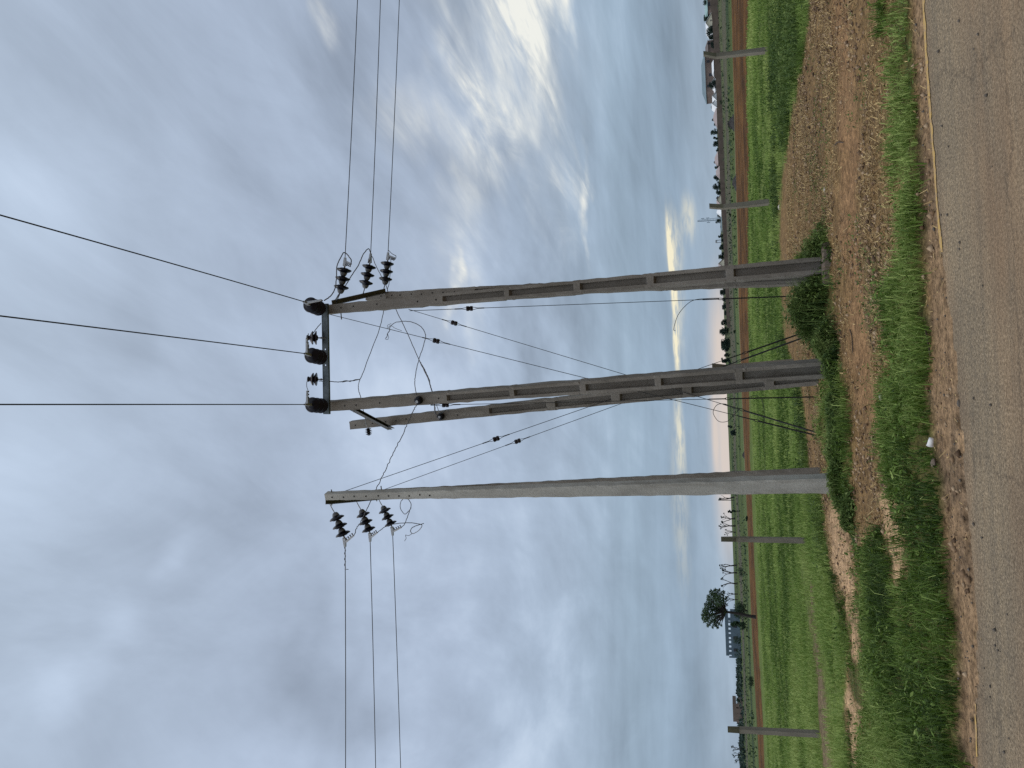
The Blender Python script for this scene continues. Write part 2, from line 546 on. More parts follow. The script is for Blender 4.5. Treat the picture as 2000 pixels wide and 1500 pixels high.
farc = lerp(farc, np.array([0.026, 0.046, 0.024]), sst(0.47, 0.33, fb) * 0.8)
farc = lerp(farc, GREYB, Z['grey'] * 0.8)
farc = lerp(farc, np.array([0.085, 0.088, 0.050]), Z['wallband'] * 0.6)
colr = np.where(Z['far'][:, None] > 0.001, colr + (farc - colr) * Z['far'][:, None], colr)
colr = lerp(colr, np.array([0.22, 0.16, 0.11]), Z['road'])

mt, nt, bs = new_mat("open_ground")
at = nd(nt, "ShaderNodeAttribute", attribute_name="cover")
at2 = nd(nt, "ShaderNodeAttribute", attribute_name="bare")
g = nd(nt, "ShaderNodeNewGeometry"); co = g.outputs["Position"]
nA = noise(nt, co, 30, 5, 0.75); nB = noise(nt, co, 9, 5, 0.65); nC = noise(nt, co, 1.1, 5, 0.6)
nS = noise(nt, co, 30, 3, 0.6, (0.35, 1.0, 1))
k = ramp(nt, nA, [(0.28, (0.30, 0.29, 0.28)), (0.5, (1.0, 1.0, 1.0)), (0.72, (1.62, 1.60, 1.55))])
k2 = ramp(nt, nB, [(0.30, (0.46, 0.45, 0.44)), (0.70, (1.46, 1.46, 1.46))])
k3 = ramp(nt, nC, [(0.3, (0.86, 0.86, 0.86)), (0.7, (1.14, 1.14, 1.14))])
c = mixc(nt, 1.0, at.outputs["Color"], k, 'MULTIPLY')
c = mixc(nt, 1.0, c, k2, 'MULTIPLY')
c = mixc(nt, 1.0, c, k3, 'MULTIPLY')
dk = nd(nt, "ShaderNodeMath", operation='MULTIPLY')
nt.links.new(ramp(nt, nS, [(0.55, (0, 0, 0)), (0.72, (0.75, 0.75, 0.75))]), dk.inputs[0]); nt.links.new(at2.outputs["Fac"], dk.inputs[1])
c = mixc(nt, dk.outputs[0], c, (0.075, 0.050, 0.034))
nt.links.new(c, bs.inputs["Base Color"])
bs.inputs["Roughness"].default_value = 0.97; bs.inputs["Specular IOR Level"].default_value = 0.1
bump(nt, bs, nB, 0.8, 0.05)
M_GROUND = mt
me = fast_mesh("ground", verts, flat, cnt, M_GROUND)
ca = me.attributes.new("cover", 'FLOAT_COLOR', 'POINT')
full = np.ones((len(verts), 4), np.float32); full[:-1, :3] = colr; full[-1, :3] = SAND
ca.data.foreach_set("color", full.ravel())
ba = me.attributes.new("bare", 'FLOAT', 'POINT')
bare = np.clip((1 - Z['green']) * (1 - Z['far']) * (1 - 0.75 * Z['sand']) * (1 - 0.4 * Z['pink']) * (1 - 0.8 * Z['shoulder']), 0, 1)
ba.data.foreach_set("value", np.append(bare, 0).astype(np.float32))
me.polygons.foreach_set("use_smooth", [True] * len(me.polygons))
ground = link(bpy.data.objects.new("ground", me)); tag(ground, kind="structure")

# ------------------------------------------------------------------ road
ry = np.linspace(-5, 1505, 90)
ex = asphalt_edge(ry) - 4
edge = [G(float(X), float(Y)) for X, Y in zip(ex, ry)]
edge.sort(key=lambda p: p.x)
d0 = (edge[0] - edge[12]).normalized(); d1 = (edge[-1] - edge[-12]).normalized()
edge = [edge[0] + d0 * s for s in (120, 60, 30, 15, 6, 2)] + edge + [edge[-1] + d1 * s for s in (2, 6, 15, 30, 60, 120)]
rows = [0, 0.03, 0.08, 0.15, 0.25, 0.4, 0.6, 0.9, 1.3, 1.8, 2.5, 3.5, 5, 7.5, 10.5]
rv = []; rf = []; rd = []
for k_, p in enumerate(edge):
    for s in rows:
        rv.append((p.x, p.y - s, 0.0)); rd.append(s)
nrw = len(rows)
for i in range(len(edge) - 1):
    for jn in range(nrw - 1):
        b0 = i * nrw + jn
        rf.append((b0, b0 + 1, b0 + nrw + 1, b0 + nrw))
rm = bpy.data.meshes.new("road"); rm.from_pydata(rv, [], rf); rm.update()
ra = rm.attributes.new("inset", 'FLOAT', 'POINT'); ra.data.foreach_set("value", rd)
mt, nt, bs = new_mat("dusty_asphalt")
g = nd(nt, "ShaderNodeNewGeometry"); co = g.outputs["Position"]
n1 = noise(nt, co, 50, 5, 0.85); n2 = noise(nt, co, 20, 5, 0.75); n3 = noise(nt, co, 2.2, 5, 0.6, (0.35, 1.2, 1)); n4 = noise(nt, co, 9, 4, 0.6, (0.4, 1, 1))
vor = nd(nt, "ShaderNodeTexVoronoi", i_Scale=120.0); nt.links.new(co, vor.inputs[0])
c = ramp(nt, n1, [(0.36, (0.080, 0.062, 0.040)), (0.5, (0.218, 0.170, 0.112)), (0.64, (0.430, 0.345, 0.240))])
c = mixc(nt, ramp(nt, n2, [(0.48, (0, 0, 0)), (0.68, (0.55, 0.55, 0.55))]), c, (0.082, 0.073, 0.062))
at = nd(nt, "ShaderNodeAttribute", attribute_name="inset")
# dust: at the edge and in a band where wheels carry soil onto the road
dust = nd(nt, "ShaderNodeMapRange"); dust.inputs[1].default_value = 0.0; dust.inputs[2].default_value = 0.28; dust.inputs[3].default_value = 0.75; dust.inputs[4].default_value = 0.0
nt.links.new(at.outputs["Fac"], dust.inputs[0])
band = nd(nt, "ShaderNodeMapRange", interpolation_type='SMOOTHSTEP'); band.inputs[1].default_value = 0.55; band.inputs[2].default_value = 1.25; band.inputs[3].default_value = 0.0; band.inputs[4].default_value = 0.85
nt.links.new(at.outputs["Fac"], band.inputs[0])
mx = nd(nt, "ShaderNodeMath", operation='MAXIMUM'); nt.links.new(dust.outputs[0], mx.inputs[0]); nt.links.new(band.outputs[0], mx.inputs[1])
mm = nd(nt, "ShaderNodeMath", operation='MULTIPLY'); nt.links.new(mx.outputs[0], mm.inputs[0]); nt.links.new(ramp(nt, n3, [(0.32, (0.2, 0.2, 0.2)), (0.66, (1, 1, 1))]), mm.inputs[1])
c = mixc(nt, mm.outputs[0], c, ramp(nt, n1, [(0.36, (0.130, 0.086, 0.050)), (0.64, (0.34, 0.230, 0.142))]))
c = mixc(nt, ramp(nt, n4, [(0.64, (0, 0, 0)), (0.74, (0.7, 0.7, 0.7))]), c, (0.10, 0.066, 0.040))
n5 = noise(nt, co, 3.0, 5, 0.65, (0.05, 2.6, 1)); n6 = noise(nt, co, 0.9, 4, 0.6)
c = mixc(nt, 1.0, c, ramp(nt, n5, [(0.32, (0.85, 0.865, 0.885)), (0.5, (1, 1, 1)), (0.68, (1.09, 1.075, 1.05))]), 'MULTIPLY')
c = mixc(nt, 1.0, c, ramp(nt, n6, [(0.35, (0.84, 0.85, 0.87)), (0.65, (1.12, 1.1, 1.07))]), 'MULTIPLY')
wob = noise(nt, co, 2.6, 5, 0.7)
vm = nd(nt, "ShaderNodeVectorMath", operation='MULTIPLY_ADD'); cmb = nd(nt, "ShaderNodeCombineXYZ")
for i_ in range(3): nt.links.new(wob, cmb.inputs[i_])
nt.links.new(cmb.outputs[0], vm.inputs[0]); vm.inputs[1].default_value = (0.9, 0.5, 0); nt.links.new(co, vm.inputs[2])
crk = nd(nt, "ShaderNodeTexVoronoi", feature='DISTANCE_TO_EDGE', i_Scale=0.33); nt.links.new(vm.outputs[0], crk.inputs[0])
c = mixc(nt, ramp(nt, crk.outputs[0], [(0.0, (0.42, 0.42, 0.42)), (0.007, (0.0, 0.0, 0.0))]), c, (0.05, 0.040, 0.03))
nt.links.new(c, bs.inputs["Base Color"]); bs.inputs["Roughness"].default_value = 0.93; bs.inputs["Specular IOR Level"].default_value = 0.2
bump(nt, bs, n1, 0.7, 0.012)
rm.materials.append(mt)
road = link(bpy.data.objects.new("road", rm)); tag(road, kind="structure")

mt, nt, bs = new_mat("worn_yellow_paint")
g = nd(nt, "ShaderNodeNewGeometry"); n1 = noise(nt, g.outputs["Position"], 30, 5, 0.7); n2 = noise(nt, g.outputs["Position"], 3, 3)
c = mixc(nt, ramp(nt, n1, [(0.42, (0, 0, 0)), (0.62, (1, 1, 1))]), (0.46, 0.30, 0.085), (0.31, 0.21, 0.125))
nt.links.new(c, bs.inputs["Base Color"]); bs.inputs["Roughness"].default_value = 0.9
M_YELLOW = mt


def painted(Y0, Y1, w, off):
    v = []; f = []
    ys = np.linspace(Y0, Y1, 60)
    for Yk in ys:
        x0 = float(asphalt_edge(Yk)) + off
        ww = w * (0.7 + 0.6 * float(vnoise(np.array([Yk * 0.06]), np.array([2.0]))[0]))
        v += [G(x0, float(Yk)) + Vector((0, 0, 0.005)), G(x0 + ww, float(Yk)) + Vector((0, 0, 0.005))]
    for i in range(len(ys) - 1):
        f.append((2 * i, 2 * i + 1, 2 * i + 3, 2 * i + 2))
    me = bpy.data.meshes.new("road_marking"); me.from_pydata(v, [], f); me.materials.append(M_YELLOW); me.update()
    o = link(bpy.data.objects.new("road_marking", me)); tag(o, kind="structure")


painted(-5, 492, 4.2, -0.5)
painted(1375, 1478, 2.6, -3)


def gz_at(p):
    return float(ground_z(np.array([p.x]), np.array([p.y]))[0])


# ------------------------------------------------------------------ grass, weeds, straw
def scatter(n, r0, r1, wfun, ang=0.62, power=1.0):
    rr = r0 * (r1 / r0) ** rng.random(n) if power == 0 else np.sqrt(r0 ** 2 + (r1 ** 2 - r0 ** 2) * rng.random(n))
    th = (rng.random(n) * 2 - 1) * ang
    x = rr * np.sin(th); y = rr * np.cos(th)
    z = zones(x, y)
    keep = rng.random(n) < wfun(z, x, y)
    x, y = x[keep], y[keep]
    z = {k_: v[keep] for k_, v in z.items()}
    return x, y, ground_z(x, y, z), z


def blades(x, y, z, h, w, bend, tint):
    n = len(x)
    p = np.stack([x, y, z - 0.01], -1)
    a = rng.random(n) * 2 * np.pi; b = rng.random(n) * 2 * np.pi
    s = np.stack([np.cos(a), np.sin(a), np.zeros(n)], -1) * (w / 2)[:, None]
    l = np.stack([np.cos(b), np.sin(b), np.zeros(n)], -1)
    up = np.array([0, 0, 1.0])
    mid = p + up * (h * 0.6)[:, None] + l * (h * bend * 0.25)[:, None]
    tip = p + up * (h * (1 - 0.35 * bend))[:, None] + l * (h * bend * 0.85)[:, None]
    V = np.stack([p - s, p + s, mid + s * 0.75, mid - s * 0.75, tip], 1).reshape(-1, 3)
    base = np.arange(n)[:, None] * 5
    fl = np.concatenate([base + 0, base + 1, base + 2, base + 3, base + 3, base + 2, base + 4], 1).ravel()
    ct = np.tile([4, 3], n)
    return V, fl, ct, np.repeat(tint, 5)


def stuff_mesh(name, parts, mat, label=None):
    off = 0; Vs = []; Fs = []; Cs = []; Ts = []
    for V, fl, ct, t in parts:
        Vs.append(V); Fs.append(fl + off); Cs.append(ct); Ts.append(t); off += len(V)
    me = fast_mesh(name, np.vstack(Vs), np.concatenate(Fs), np.concatenate(Cs), mat, np.concatenate(Ts))
    o = link(bpy.data.objects.new(name, me)); o["kind"] = "stuff"
    if label: tag(o, label, name.replace("_", " "))
    return o


def leaves(c, size, tint, up=0.4):
    """loose leaf quads at centres c"""
    n = len(c)
    d = rng.normal(size=(n, 3)); d[:, 2] = np.abs(d[:, 2]) * 0.8 + up
    d /= np.linalg.norm(d, axis=1)[:, None]
    e = rng.normal(size=(n, 3)); e -= d * (e * d).sum(1)[:, None]; e /= np.linalg.norm(e, axis=1)[:, None]
    f = np.cross(d, e)
    sz = size[:, None]
    V = np.stack([c - e * sz, c + f * sz * 0.42, c + e * sz, c - f * sz * 0.42], 1).reshape(-1, 3)
    fl = np.arange(n * 4); ct = np.full(n, 4)
    return V, fl, ct, np.repeat(tint, 4)


def patchy(x, y, s=1.6):
    return fbm(x * s + 3, y * s + 8, 4)


# roadside verge: tufty, blades of mixed length
def wv(z, x, y):
    pt = patchy(x, y, 1.1)
    return np.clip(np.maximum(z['verge'], z['green'] * (z['X'] > field_edge(z['Y']))) * (1 - z['weed'] * 0.5) * sst(0.34, 0.62, pt + 0.25 * z['n2'] + 0.10 * (z['Y'] > 1050) + 0.05 - 0.12 * ((z['Y'] > 1250) & (z['X'] < 1720))) + 0.34 * z['verge'], 0, 1)


x, y, z, zz = scatter(38000, 5.6, 17.0, wv)
kk = 13
big = patchy(x + 30, y, 0.55); pt = patchy(x, y, 1.1)
hh = (0.05 + 0.16 * rng.random(len(x)) ** 1.8) * (0.5 + 1.0 * pt)
tt0 = np.clip(0.36 + 2.1 * (big - 0.45) + rng.normal(size=len(x)) * 0.17, 0, 1)
sp_ = hh * 0.30
X3 = np.repeat(x, kk) + rng.normal(size=len(x) * kk) * np.repeat(sp_, kk)
Y3 = np.repeat(y, kk) + rng.normal(size=len(x) * kk) * np.repeat(sp_, kk)
h = np.repeat(hh, kk) * (0.45 + 0.75 * rng.random(len(X3)))
w = 0.0045 + 0.0075 * rng.random(len(X3))
t = np.clip(np.repeat(tt0, kk) + rng.normal(size=len(X3)) * 0.13, 0, 1)
t = np.where(rng.random(len(X3)) < 0.03, 1.0, t)
P1 = blades(X3, Y3, np.repeat(z, kk), h, w, 0.35 + 0.9 * rng.random(len(X3)), t)
# broad leaved weeds mixed into the verge
x, y, z, zz = scatter(60000, 5.6, 15.0, lambda q, a_, b_: wv(q, a_, b_) * sst(0.50, 0.62, patchy(a_ + 11, b_ - 4, 1.7)))
cc = np.stack([x, y, z + 0.02 + 0.15 * rng.random(len(x)) ** 1.3], -1)
P2 = leaves(cc, 0.012 + 0.026 * rng.random(len(x)), np.clip(0.42 + rng.normal(size=len(x)) * 0.2, 0, 1), 0.9)
stuff_mesh("roadside_grass", [P1, P2], M_GRASS, "tufty green grass and weeds growing along the road edge")

# field grass
def wf(z, x, y):
    return z['field'] * (1 - z['debris']) * np.clip(sst(0.34, 0.60, patchy(x, y, 0.9) + 0.08) + 0.15, 0, 1)


x, y, z, zz = scatter(230000, 11.5, 52.0, wf, power=0)
rr = np.hypot(x, y)
pt = patchy(x, y, 0.45); pb = fbm(x * 0.16, y * 0.18, 3)
h = (0.05 + 0.10 * rng.random(len(x))) * (0.5 + pt)
w = (0.010 + 0.010 * rng.random(len(x))) * np.clip(rr / 16, 1, 2.6)
t = np.clip(0.48 + 1.7 * (pt - 0.5) + 1.0 * (pb - 0.5) + 0.55 * (fbm(x * 0.6 + 4, y * 0.8, 3) - 0.5) + rng.normal(size=len(x)) * 0.13, 0, 1)
P1 = blades(x, y, z, h, w, 0.3 + 0.6 * rng.random(len(x)), t)
stuff_mesh("field_grass", [P1], M_FIELD, "low bright green grass covering the open field")

# rougher, darker growth on the near margin of the field on the right
def wr(z, x, y):
    dX = field_edge(z['Y']) - z['X']
    m1 = sst(-3, 8, dX) * sst(75, 25, dX) * sst(520, 330, z['Y'])
    m2 = sst(-3, 3, dX) * sst(16, 4, dX) * 0.45 * sst(1150, 1000, z['Y'])
    return np.clip(np.maximum(m1, m2) * sst(0.38, 0.6, patchy(x, y, 0.7) + 0.1), 0, 1)


x, y, z, zz = scatter(170000, 11.5, 24.0, wr)
h = (0.08 + 0.20 * rng.random(len(x)) ** 1.4)
t = np.clip(0.36 + 0.7 * (patchy(x, y, 0.9) - 0.45) + rng.normal(size=len(x)) * 0.17, 0, 1)
P1 = blades(x, y, z, h, 0.010 + 0.014 * rng.random(len(x)), 0.3 + 0.7 * rng.random(len(x)), t)
sel = rng.random(len(x)) < 0.5
cc = np.stack([x[sel], y[sel], z[sel] + 0.2 * rng.random(sel.sum())], -1)
P2 = leaves(cc, 0.016 + 0.03 * rng.random(len(cc)), np.clip(t[sel] - 0.05, 0, 1), 0.7)
stuff_mesh("rough_grass", [P1, P2], M_WEED, "dark rough grass along the near margin of the field")

# straw and stubble on the bare soil
def ws(z, x, y):
    b_ = (1 - z['green']) * (1 - z['road']) * (1 - z['far']) * (1 - z['field']) * (1 - 0.85 * z['sand']) * (1 - 0.75 * z['pink']) * (1 - 0.93 * z['shoulder'])
    return np.clip(b_ * sst(0.40, 0.66, patchy(x + 5, y, 0.8) + 0.05), 0, 1)


x, y, z, zz = scatter(300000, 5.8, 20.0, ws)
n = len(x)
L = 0.014 + 0.055 * rng.random(n) ** 2.0; W = 0.0028 + 0.0042 * rng.random(n)
a = rng.random(n) * 2 * np.pi
dz = rng.random(n) ** 2 * 0.9
dirv = np.stack([np.cos(a), np.sin(a), dz], -1); sd = np.stack([-np.sin(a), np.cos(a), np.zeros(n)], -1)
p = np.stack([x, y, z + 0.004], -1)
V = np.stack([p - sd * W[:, None], p + sd * W[:, None], p + dirv * L[:, None] + sd * (W * 0.6)[:, None], p + dirv * L[:, None] - sd * (W * 0.6)[:, None]], 1).reshape(-1, 3)
P1 = (V, np.arange(n * 4), np.full(n, 4), np.repeat(np.clip(0.48 + rng.normal(size=n) * 0.26, 0, 1), 4))
stuff_mesh("straw", [P1], M_STRAW, "dry straw scraps scattered over the bare brown soil")

# sparse green sprigs on the soil
x, y, z, zz = scatter(60000, 6, 18.0, lambda q, a_, b_: np.clip((1 - q['road']) * (1 - q['shoulder']) * (q['X'] > field_edge(q['Y'])) * np.maximum(0.75 * q['thin'], 0.9 * sst(0.60, 0.68, patchy(a_ - 7, b_ + 3, 1.5))), 0, 1))
cc = np.stack([x, y, z + 0.005 + 0.05 * rng.random(len(x))], -1)
P1 = leaves(cc, 0.008 + 0.016 * rng.random(len(x)), np.clip(0.45 + rng.normal(size=len(x)) * 0.2, 0, 1), 0.8)
stuff_mesh("sprigs", [P1], M_WEED, "sparse low green sprigs on the brown soil")

# pebbles and clods on road and shoulder
x, y, z, zz = scatter(9000, 4.2, 9.5, lambda q, a_, b_: np.clip(0.16 * q['road'] * sst(0.35, 0.6, patchy(a_, b_, 0.7)) + 0.9 * q['shoulder'], 0, 1))
n = len(x); s_ = 0.0022 + 0.013 * rng.random(n) ** 7
zz0 = np.where(zz['road'] > 0.5, 0.001, z)
base_v = np.array([[1, 0, 0], [0, 1, 0], [-1, 0, 0], [0, -1, 0], [0.2, 0.1, 0.9], [0, 0, -0.5]], float)
sc_ = s_[:, None, None] * (0.6 + 0.8 * rng.random((n, 6, 3)))
V = (np.stack([x, y, zz0 + s_ * 0.3], -1)[:, None, :] + base_v[None] * sc_).reshape(-1, 3)
fi = np.array([0, 1, 4, 1, 2, 4, 2, 3, 4, 3, 0, 4, 1, 0, 5, 2, 1, 5, 3, 2, 5, 0, 3, 5])
fl = (np.arange(n)[:, None] * 6 + fi[None]).ravel()
me = fast_mesh("pebbles", V, fl, np.full(n * 8, 3), M_STONE)
o = link(bpy.data.objects.new("pebbles", me)); tag(o, "small dark pebbles and clods lying on the road and its shoulder", "pebbles", None, "stuff")


x, y, z, zz = scatter(60000, 5.8, 18.0, lambda q, a_, b_: np.clip((1 - q['road']) * (1 - q['field']) * (1 - q['far']) * (1 - q['green']) * (1 - 0.6 * q['sand']) * (1 - 0.6 * q['shoulder']) * sst(0.36, 0.66, patchy(a_ + 21, b_ - 9, 1.3)) * (1 - 0.4 * q['pink']), 0, 1))
n = len(x); s_ = 0.006 + 0.026 * rng.random(n) ** 4
sc_ = s_[:, None, None] * (0.6 + 0.8 * rng.random((n, 6, 3)))
V = (np.stack([x, y, z + s_ * 0.2], -1)[:, None, :] + base_v[None] * sc_).reshape(-1, 3)
fl = (np.arange(n)[:, None] * 6 + fi[None]).ravel()
M_CLOD = foliage("clod_soil", (0.060, 0.036, 0.020), (0.18, 0.112, 0.062), (0.38, 0.28, 0.18), 0.0)
o = link(bpy.data.objects.new("clods", fast_mesh("clods", V, fl, np.full(n * 8, 3), M_CLOD, np.repeat(rng.random(n), 6)))); tag(o, "small brown clods of earth strewn over the bare soil", "clods", None, "stuff")


# weed clumps at the feet of the poles: things one can point at
def weed_clump(Xc, Yc, rx, ry_, h, n, label, tone=0.4, blade=0.3):
    c0 = G(Xc, Yc, 0.05); c0.z = gz_at(c0)
    t_ = thing("weed_clump", label, "weeds", c0, "weed clumps at the feet of the poles")
    k_ = 9
    cl = rng.normal(size=(k_, 2)) * 0.48
    ci = rng.integers(0, k_, n)
    q = cl[ci] + rng.standard_t(3, size=(n, 2)) * 0.20
    q = np.clip(q, -2.4, 2.4)
    ctone = rng.normal(size=k_) * 0.17
    x = c0.x + q[:, 0] * rx; y = c0.y + q[:, 1] * ry_
    zmax = 0.85 * h * np.clip(1.1 - 0.6 * np.hypot(q[:, 0], q[:, 1]), 0.15, 1) * (0.55 + 0.9 * vnoise(x * 5, y * 5))
    zg = ground_z(x, y)
    cz = zg + zmax * rng.random(n) ** 0.75
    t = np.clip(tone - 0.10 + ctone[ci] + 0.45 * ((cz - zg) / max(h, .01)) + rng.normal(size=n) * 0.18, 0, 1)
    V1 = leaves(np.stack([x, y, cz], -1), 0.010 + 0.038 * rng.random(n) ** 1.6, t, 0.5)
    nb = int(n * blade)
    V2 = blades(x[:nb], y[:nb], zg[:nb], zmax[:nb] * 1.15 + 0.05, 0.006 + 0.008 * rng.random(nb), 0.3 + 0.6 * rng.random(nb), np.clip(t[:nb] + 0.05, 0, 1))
    off = np.array(c0)
    V = np.vstack([V1[0], V2[0]]) - off
    fl = np.concatenate([V1[1], V2[1] + len(V1[0])]); ct = np.concatenate([V1[2], V2[2]]); tt = np.concatenate([V1[3], V2[3]])
    link(bpy.data.objects.new("foliage", fast_mesh("foliage", V, fl, ct, M_WEED, tt)), t_)
    mb = MB()
    for i in range(5):
        mb = MB()
        x0, y0 = c0.x + random.gauss(0, .35) * rx, c0.y + random.gauss(0, .35) * ry_
        b0 = Vector((x0, y0, gz_at(Vector((x0, y0, 0))) - 0.02))
        mb.tube([b0, b0 + Vector((random.gauss(0, .04), random.gauss(0, .04), h * .35)), b0 + Vector((random.gauss(0, .09), random.gauss(0, .09), h * .7))], [0.005, 0.004, 0.002], 5)
        mb.build("stem", M_WEED, t_)


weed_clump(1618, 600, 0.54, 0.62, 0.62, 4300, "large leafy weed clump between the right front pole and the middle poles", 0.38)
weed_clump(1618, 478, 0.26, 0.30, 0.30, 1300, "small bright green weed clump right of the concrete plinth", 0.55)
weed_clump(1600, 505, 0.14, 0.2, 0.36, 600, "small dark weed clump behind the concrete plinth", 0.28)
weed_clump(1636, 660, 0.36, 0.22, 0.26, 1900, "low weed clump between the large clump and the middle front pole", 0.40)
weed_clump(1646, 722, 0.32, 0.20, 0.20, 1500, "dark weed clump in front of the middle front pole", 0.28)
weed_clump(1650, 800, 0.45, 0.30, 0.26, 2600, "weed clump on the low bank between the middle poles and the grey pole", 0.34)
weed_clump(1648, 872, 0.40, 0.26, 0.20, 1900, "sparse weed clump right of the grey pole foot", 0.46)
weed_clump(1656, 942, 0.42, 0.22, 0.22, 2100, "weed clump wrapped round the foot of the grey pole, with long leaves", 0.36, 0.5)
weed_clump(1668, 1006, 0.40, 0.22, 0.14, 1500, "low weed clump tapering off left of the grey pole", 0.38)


# ------------------------------------------------------------------ poles
def pole(name, label, base, top, wb, wt, db, dt, yaw, mat, panels, holes, group="concrete poles carrying the line"):
    """tapered concrete pole; panels = list of (z0, z1) fractions along the height with a recess on front and back"""
    t_ = thing(name, label, "utility pole", base, group)
    ax = Vector((math.cos(yaw), math.sin(yaw), 0)); ay = Vector((-math.sin(yaw), math.cos(yaw), 0))
    H = (top - base).length
    lev = []
    steps = sorted(set([-0.04] + [i / 60 for i in range(61)]))
    for f in steps:
        lev.append((f, None))
    for a_, b_ in panels:
        lev += [(a_, 'lo'), (b_, 'hi')]
    lev.sort(key=lambda q: q[0])
    out = []
    for f, kd in lev:
        inside = any(a_ < f < b_ for a_, b_ in panels)
        if kd == 'lo':
            out += [(f - 0.0004, 0), (f + 0.0035, 1)]
        elif kd == 'hi':
            out += [(f - 0.0035, 1), (f + 0.0004, 0)]
        else:
            near = any(abs(f - e) < 0.005 for pn in panels for e in pn)
            if not near: out.append((f, 1 if inside else 0))
    V = []; Fc = []
    rnd = random.Random(hash(label) % 1000 if False else len(label) * 7 + int(wb * 1000))
    for f, rec in out:
        c = base + (top - base) * f
        ff = max(0, f)
        w = (wb + (wt - wb) * ff) / 2; d = (db + (dt - db) * ff) / 2
        fl = w * 0.47
        r = d * 0.8 if rec else 0.0008
        jw = lambda: rnd.gauss(0, 0.0040)
        pr = [(-w + jw(), -d + jw()), (-w + fl, -d), (-w + fl * 1.1, -d + r), (w - fl * 1.1, -d + r), (w - fl, -d), (w + jw(), -d + jw()),
              (w + jw(), d + jw()), (w - fl, d), (w - fl * 1.1, d - r * 0.4), (-w + fl * 1.1, d - r * 0.4), (-w + fl, d), (-w + jw(), d + jw())]
        V += [c + ax * p_[0] + ay * p_[1] for p_ in pr]
    n = 12
    for i in range(len(out) - 1):
        b_ = i * n
        Fc += [(b_ + k_, b_ + (k_ + 1) % n, b_ + n + (k_ + 1) % n, b_ + n + k_) for k_ in range(n)]
    Fc.append(tuple(range(n - 1, -1, -1))); Fc.append(tuple(range(len(V) - n, len(V))))
    mb = MB(); mb.add(V, Fc)
    hm = MB()
    for f in holes:
        c = base + (top - base) * f; d = (db + (dt - db) * f) / 2; w = (wb + (wt - wb) * f) / 2
        M = axis_matrix(c - ay * (d - 0.002) + ax * (rnd.uniform(-.15, .15) * w), -ay)
        mb.lathe([(0.0145, 0), (0.0145, 0.005), (0.004, 0.005)], M, 8, 1)
    mb.build("shaft", [mat, M_HOLE], t_)
    return t_, ax, ay


def frac(Xp, Yp, base, top, d):
    p = P(Xp, Yp, d)
    return (p.z - base.z) / (top.z - base.z)


def panel_set(Xribs, Yr, base, top):
    """ribs given as list of (top of panel px, bottom of panel px)"""
    return [(frac(b_, Yr(b_), base, top, base.y), frac(a_, Yr(a_), base, top, base.y)) for a_, b_ in Xribs]


def interpY(x0, y0, x1, y1):
    return lambda X: y0 + (y1 - y0) * (X - x0) / (x1 - x0)


def pxw(px, p):
    return px * ((p - CAM).dot(F)) / FPX


def make_pole(label, Xb, Yb, Xt, Yt, wb_px, wt_px, depth_b, depth_t, yaw, mat, ribs, hole_px, name="concrete_pole"):
    b = G(Xb, Yb)
    t = P(Xt, Yt, b.y)
    yr = interpY(Xb, Yb, Xt, Yt)
    return (b, t) + pole(name, label, b, t, pxw(wb_px, b), pxw(wt_px, t), depth_b, depth_t, math.radians(yaw), mat,
                         panel_set(ribs, yr, b, t), [frac(h_, yr(h_), b, t, b.y) for h_ in hole_px])


RF = make_pole("front pole of the right pair, brown panelled concrete standing on a plinth",
               1626, 518, 635, 605.5, 33, 17, 0.24, 0.15, 2, M_CONC, [(868, 988), (997, 1123), (1135, 1265), (1278, 1419), (1433, 1618)], [670, 694, 740, 819, 855])
RB = make_pole("rear pole of the right pair, mostly hidden behind the front one",
               1601, 540, 717, 580, 31, 14, 0.22, 0.14, 4, M_CONC, [(930, 1040), (1052, 1170), (1182, 1300), (1312, 1440), (1452, 1590)], [726, 747, 768, 784, 806, 826, 847, 868, 890])
MF = make_pole("front pole of the middle pair, brown panelled concrete under the crossarm's left end",
               1632, 717, 638, 793, 33, 18, 0.24, 0.15, -14, M_CONC, [(876, 998), (1007, 1135), (1146, 1281), (1292, 1437), (1450, 1625)], [677, 699, 745, 860])
MBK = make_pole("rear pole of the middle pair, lower topped brown concrete beside the front one",
                1606, 733, 686, 830, 33, 15.5, 0.22, 0.14, -8, M_CONC, [(958, 1070), (1086, 1196), (1212, 1335), (1351, 1494), (1511, 1600)], [697, 717, 730, 756, 776, 796, 896])
LF = make_pole("lone looking grey concrete pole on the left with a plain unpanelled face",
               1648, 943, 638, 968.5, 31.5, 12.6, 0.20, 0.13, -15, M_CONC2, [], [652, 674, 695, 718, 742, 762, 782, 802, 823, 842])
LB = make_pole("rear pole of the left pair, a dark strip beside the grey pole",
               1612, 929, 737, 962.5, 33, 12.5, 0.22, 0.14, 4, M_CONC, [], [])

# plinth under the right front pole
pb = MB()
c = RF[0]
vs = []
for zz_, hx_, hy_ in ((-0.06, 0.35, 0.27), (0.02, 0.345, 0.265), (0.115, 0.335, 0.255), (0.14, 0.30, 0.225)):
    for k_ in range(12):
        an = 2 * math.pi * k_ / 12 + math.pi / 12
        ca_, sa_ = math.cos(an), math.sin(an)
        q = max(abs(ca_), abs(sa_))
        ca_, sa_ = ca_ / q ** 0.75, sa_ / q ** 0.75
        vs.append(Vector((c.x + 0.02 + ca_ * hx_ + random.gauss(0, .008), c.y + 0.0 + sa_ * hy_ + random.gauss(0, .008), zz_ + 0.03 + random.gauss(0, .005))))
fs = []
for i in range(3):
    fs += [(i * 12 + k_, i * 12 + (k_ + 1) % 12, i * 12 + 12 + (k_ + 1) % 12, i * 12 + 12 + k_) for k_ in range(12)]
fs.append(tuple(range(36, 48)))
pb.add(vs, fs)
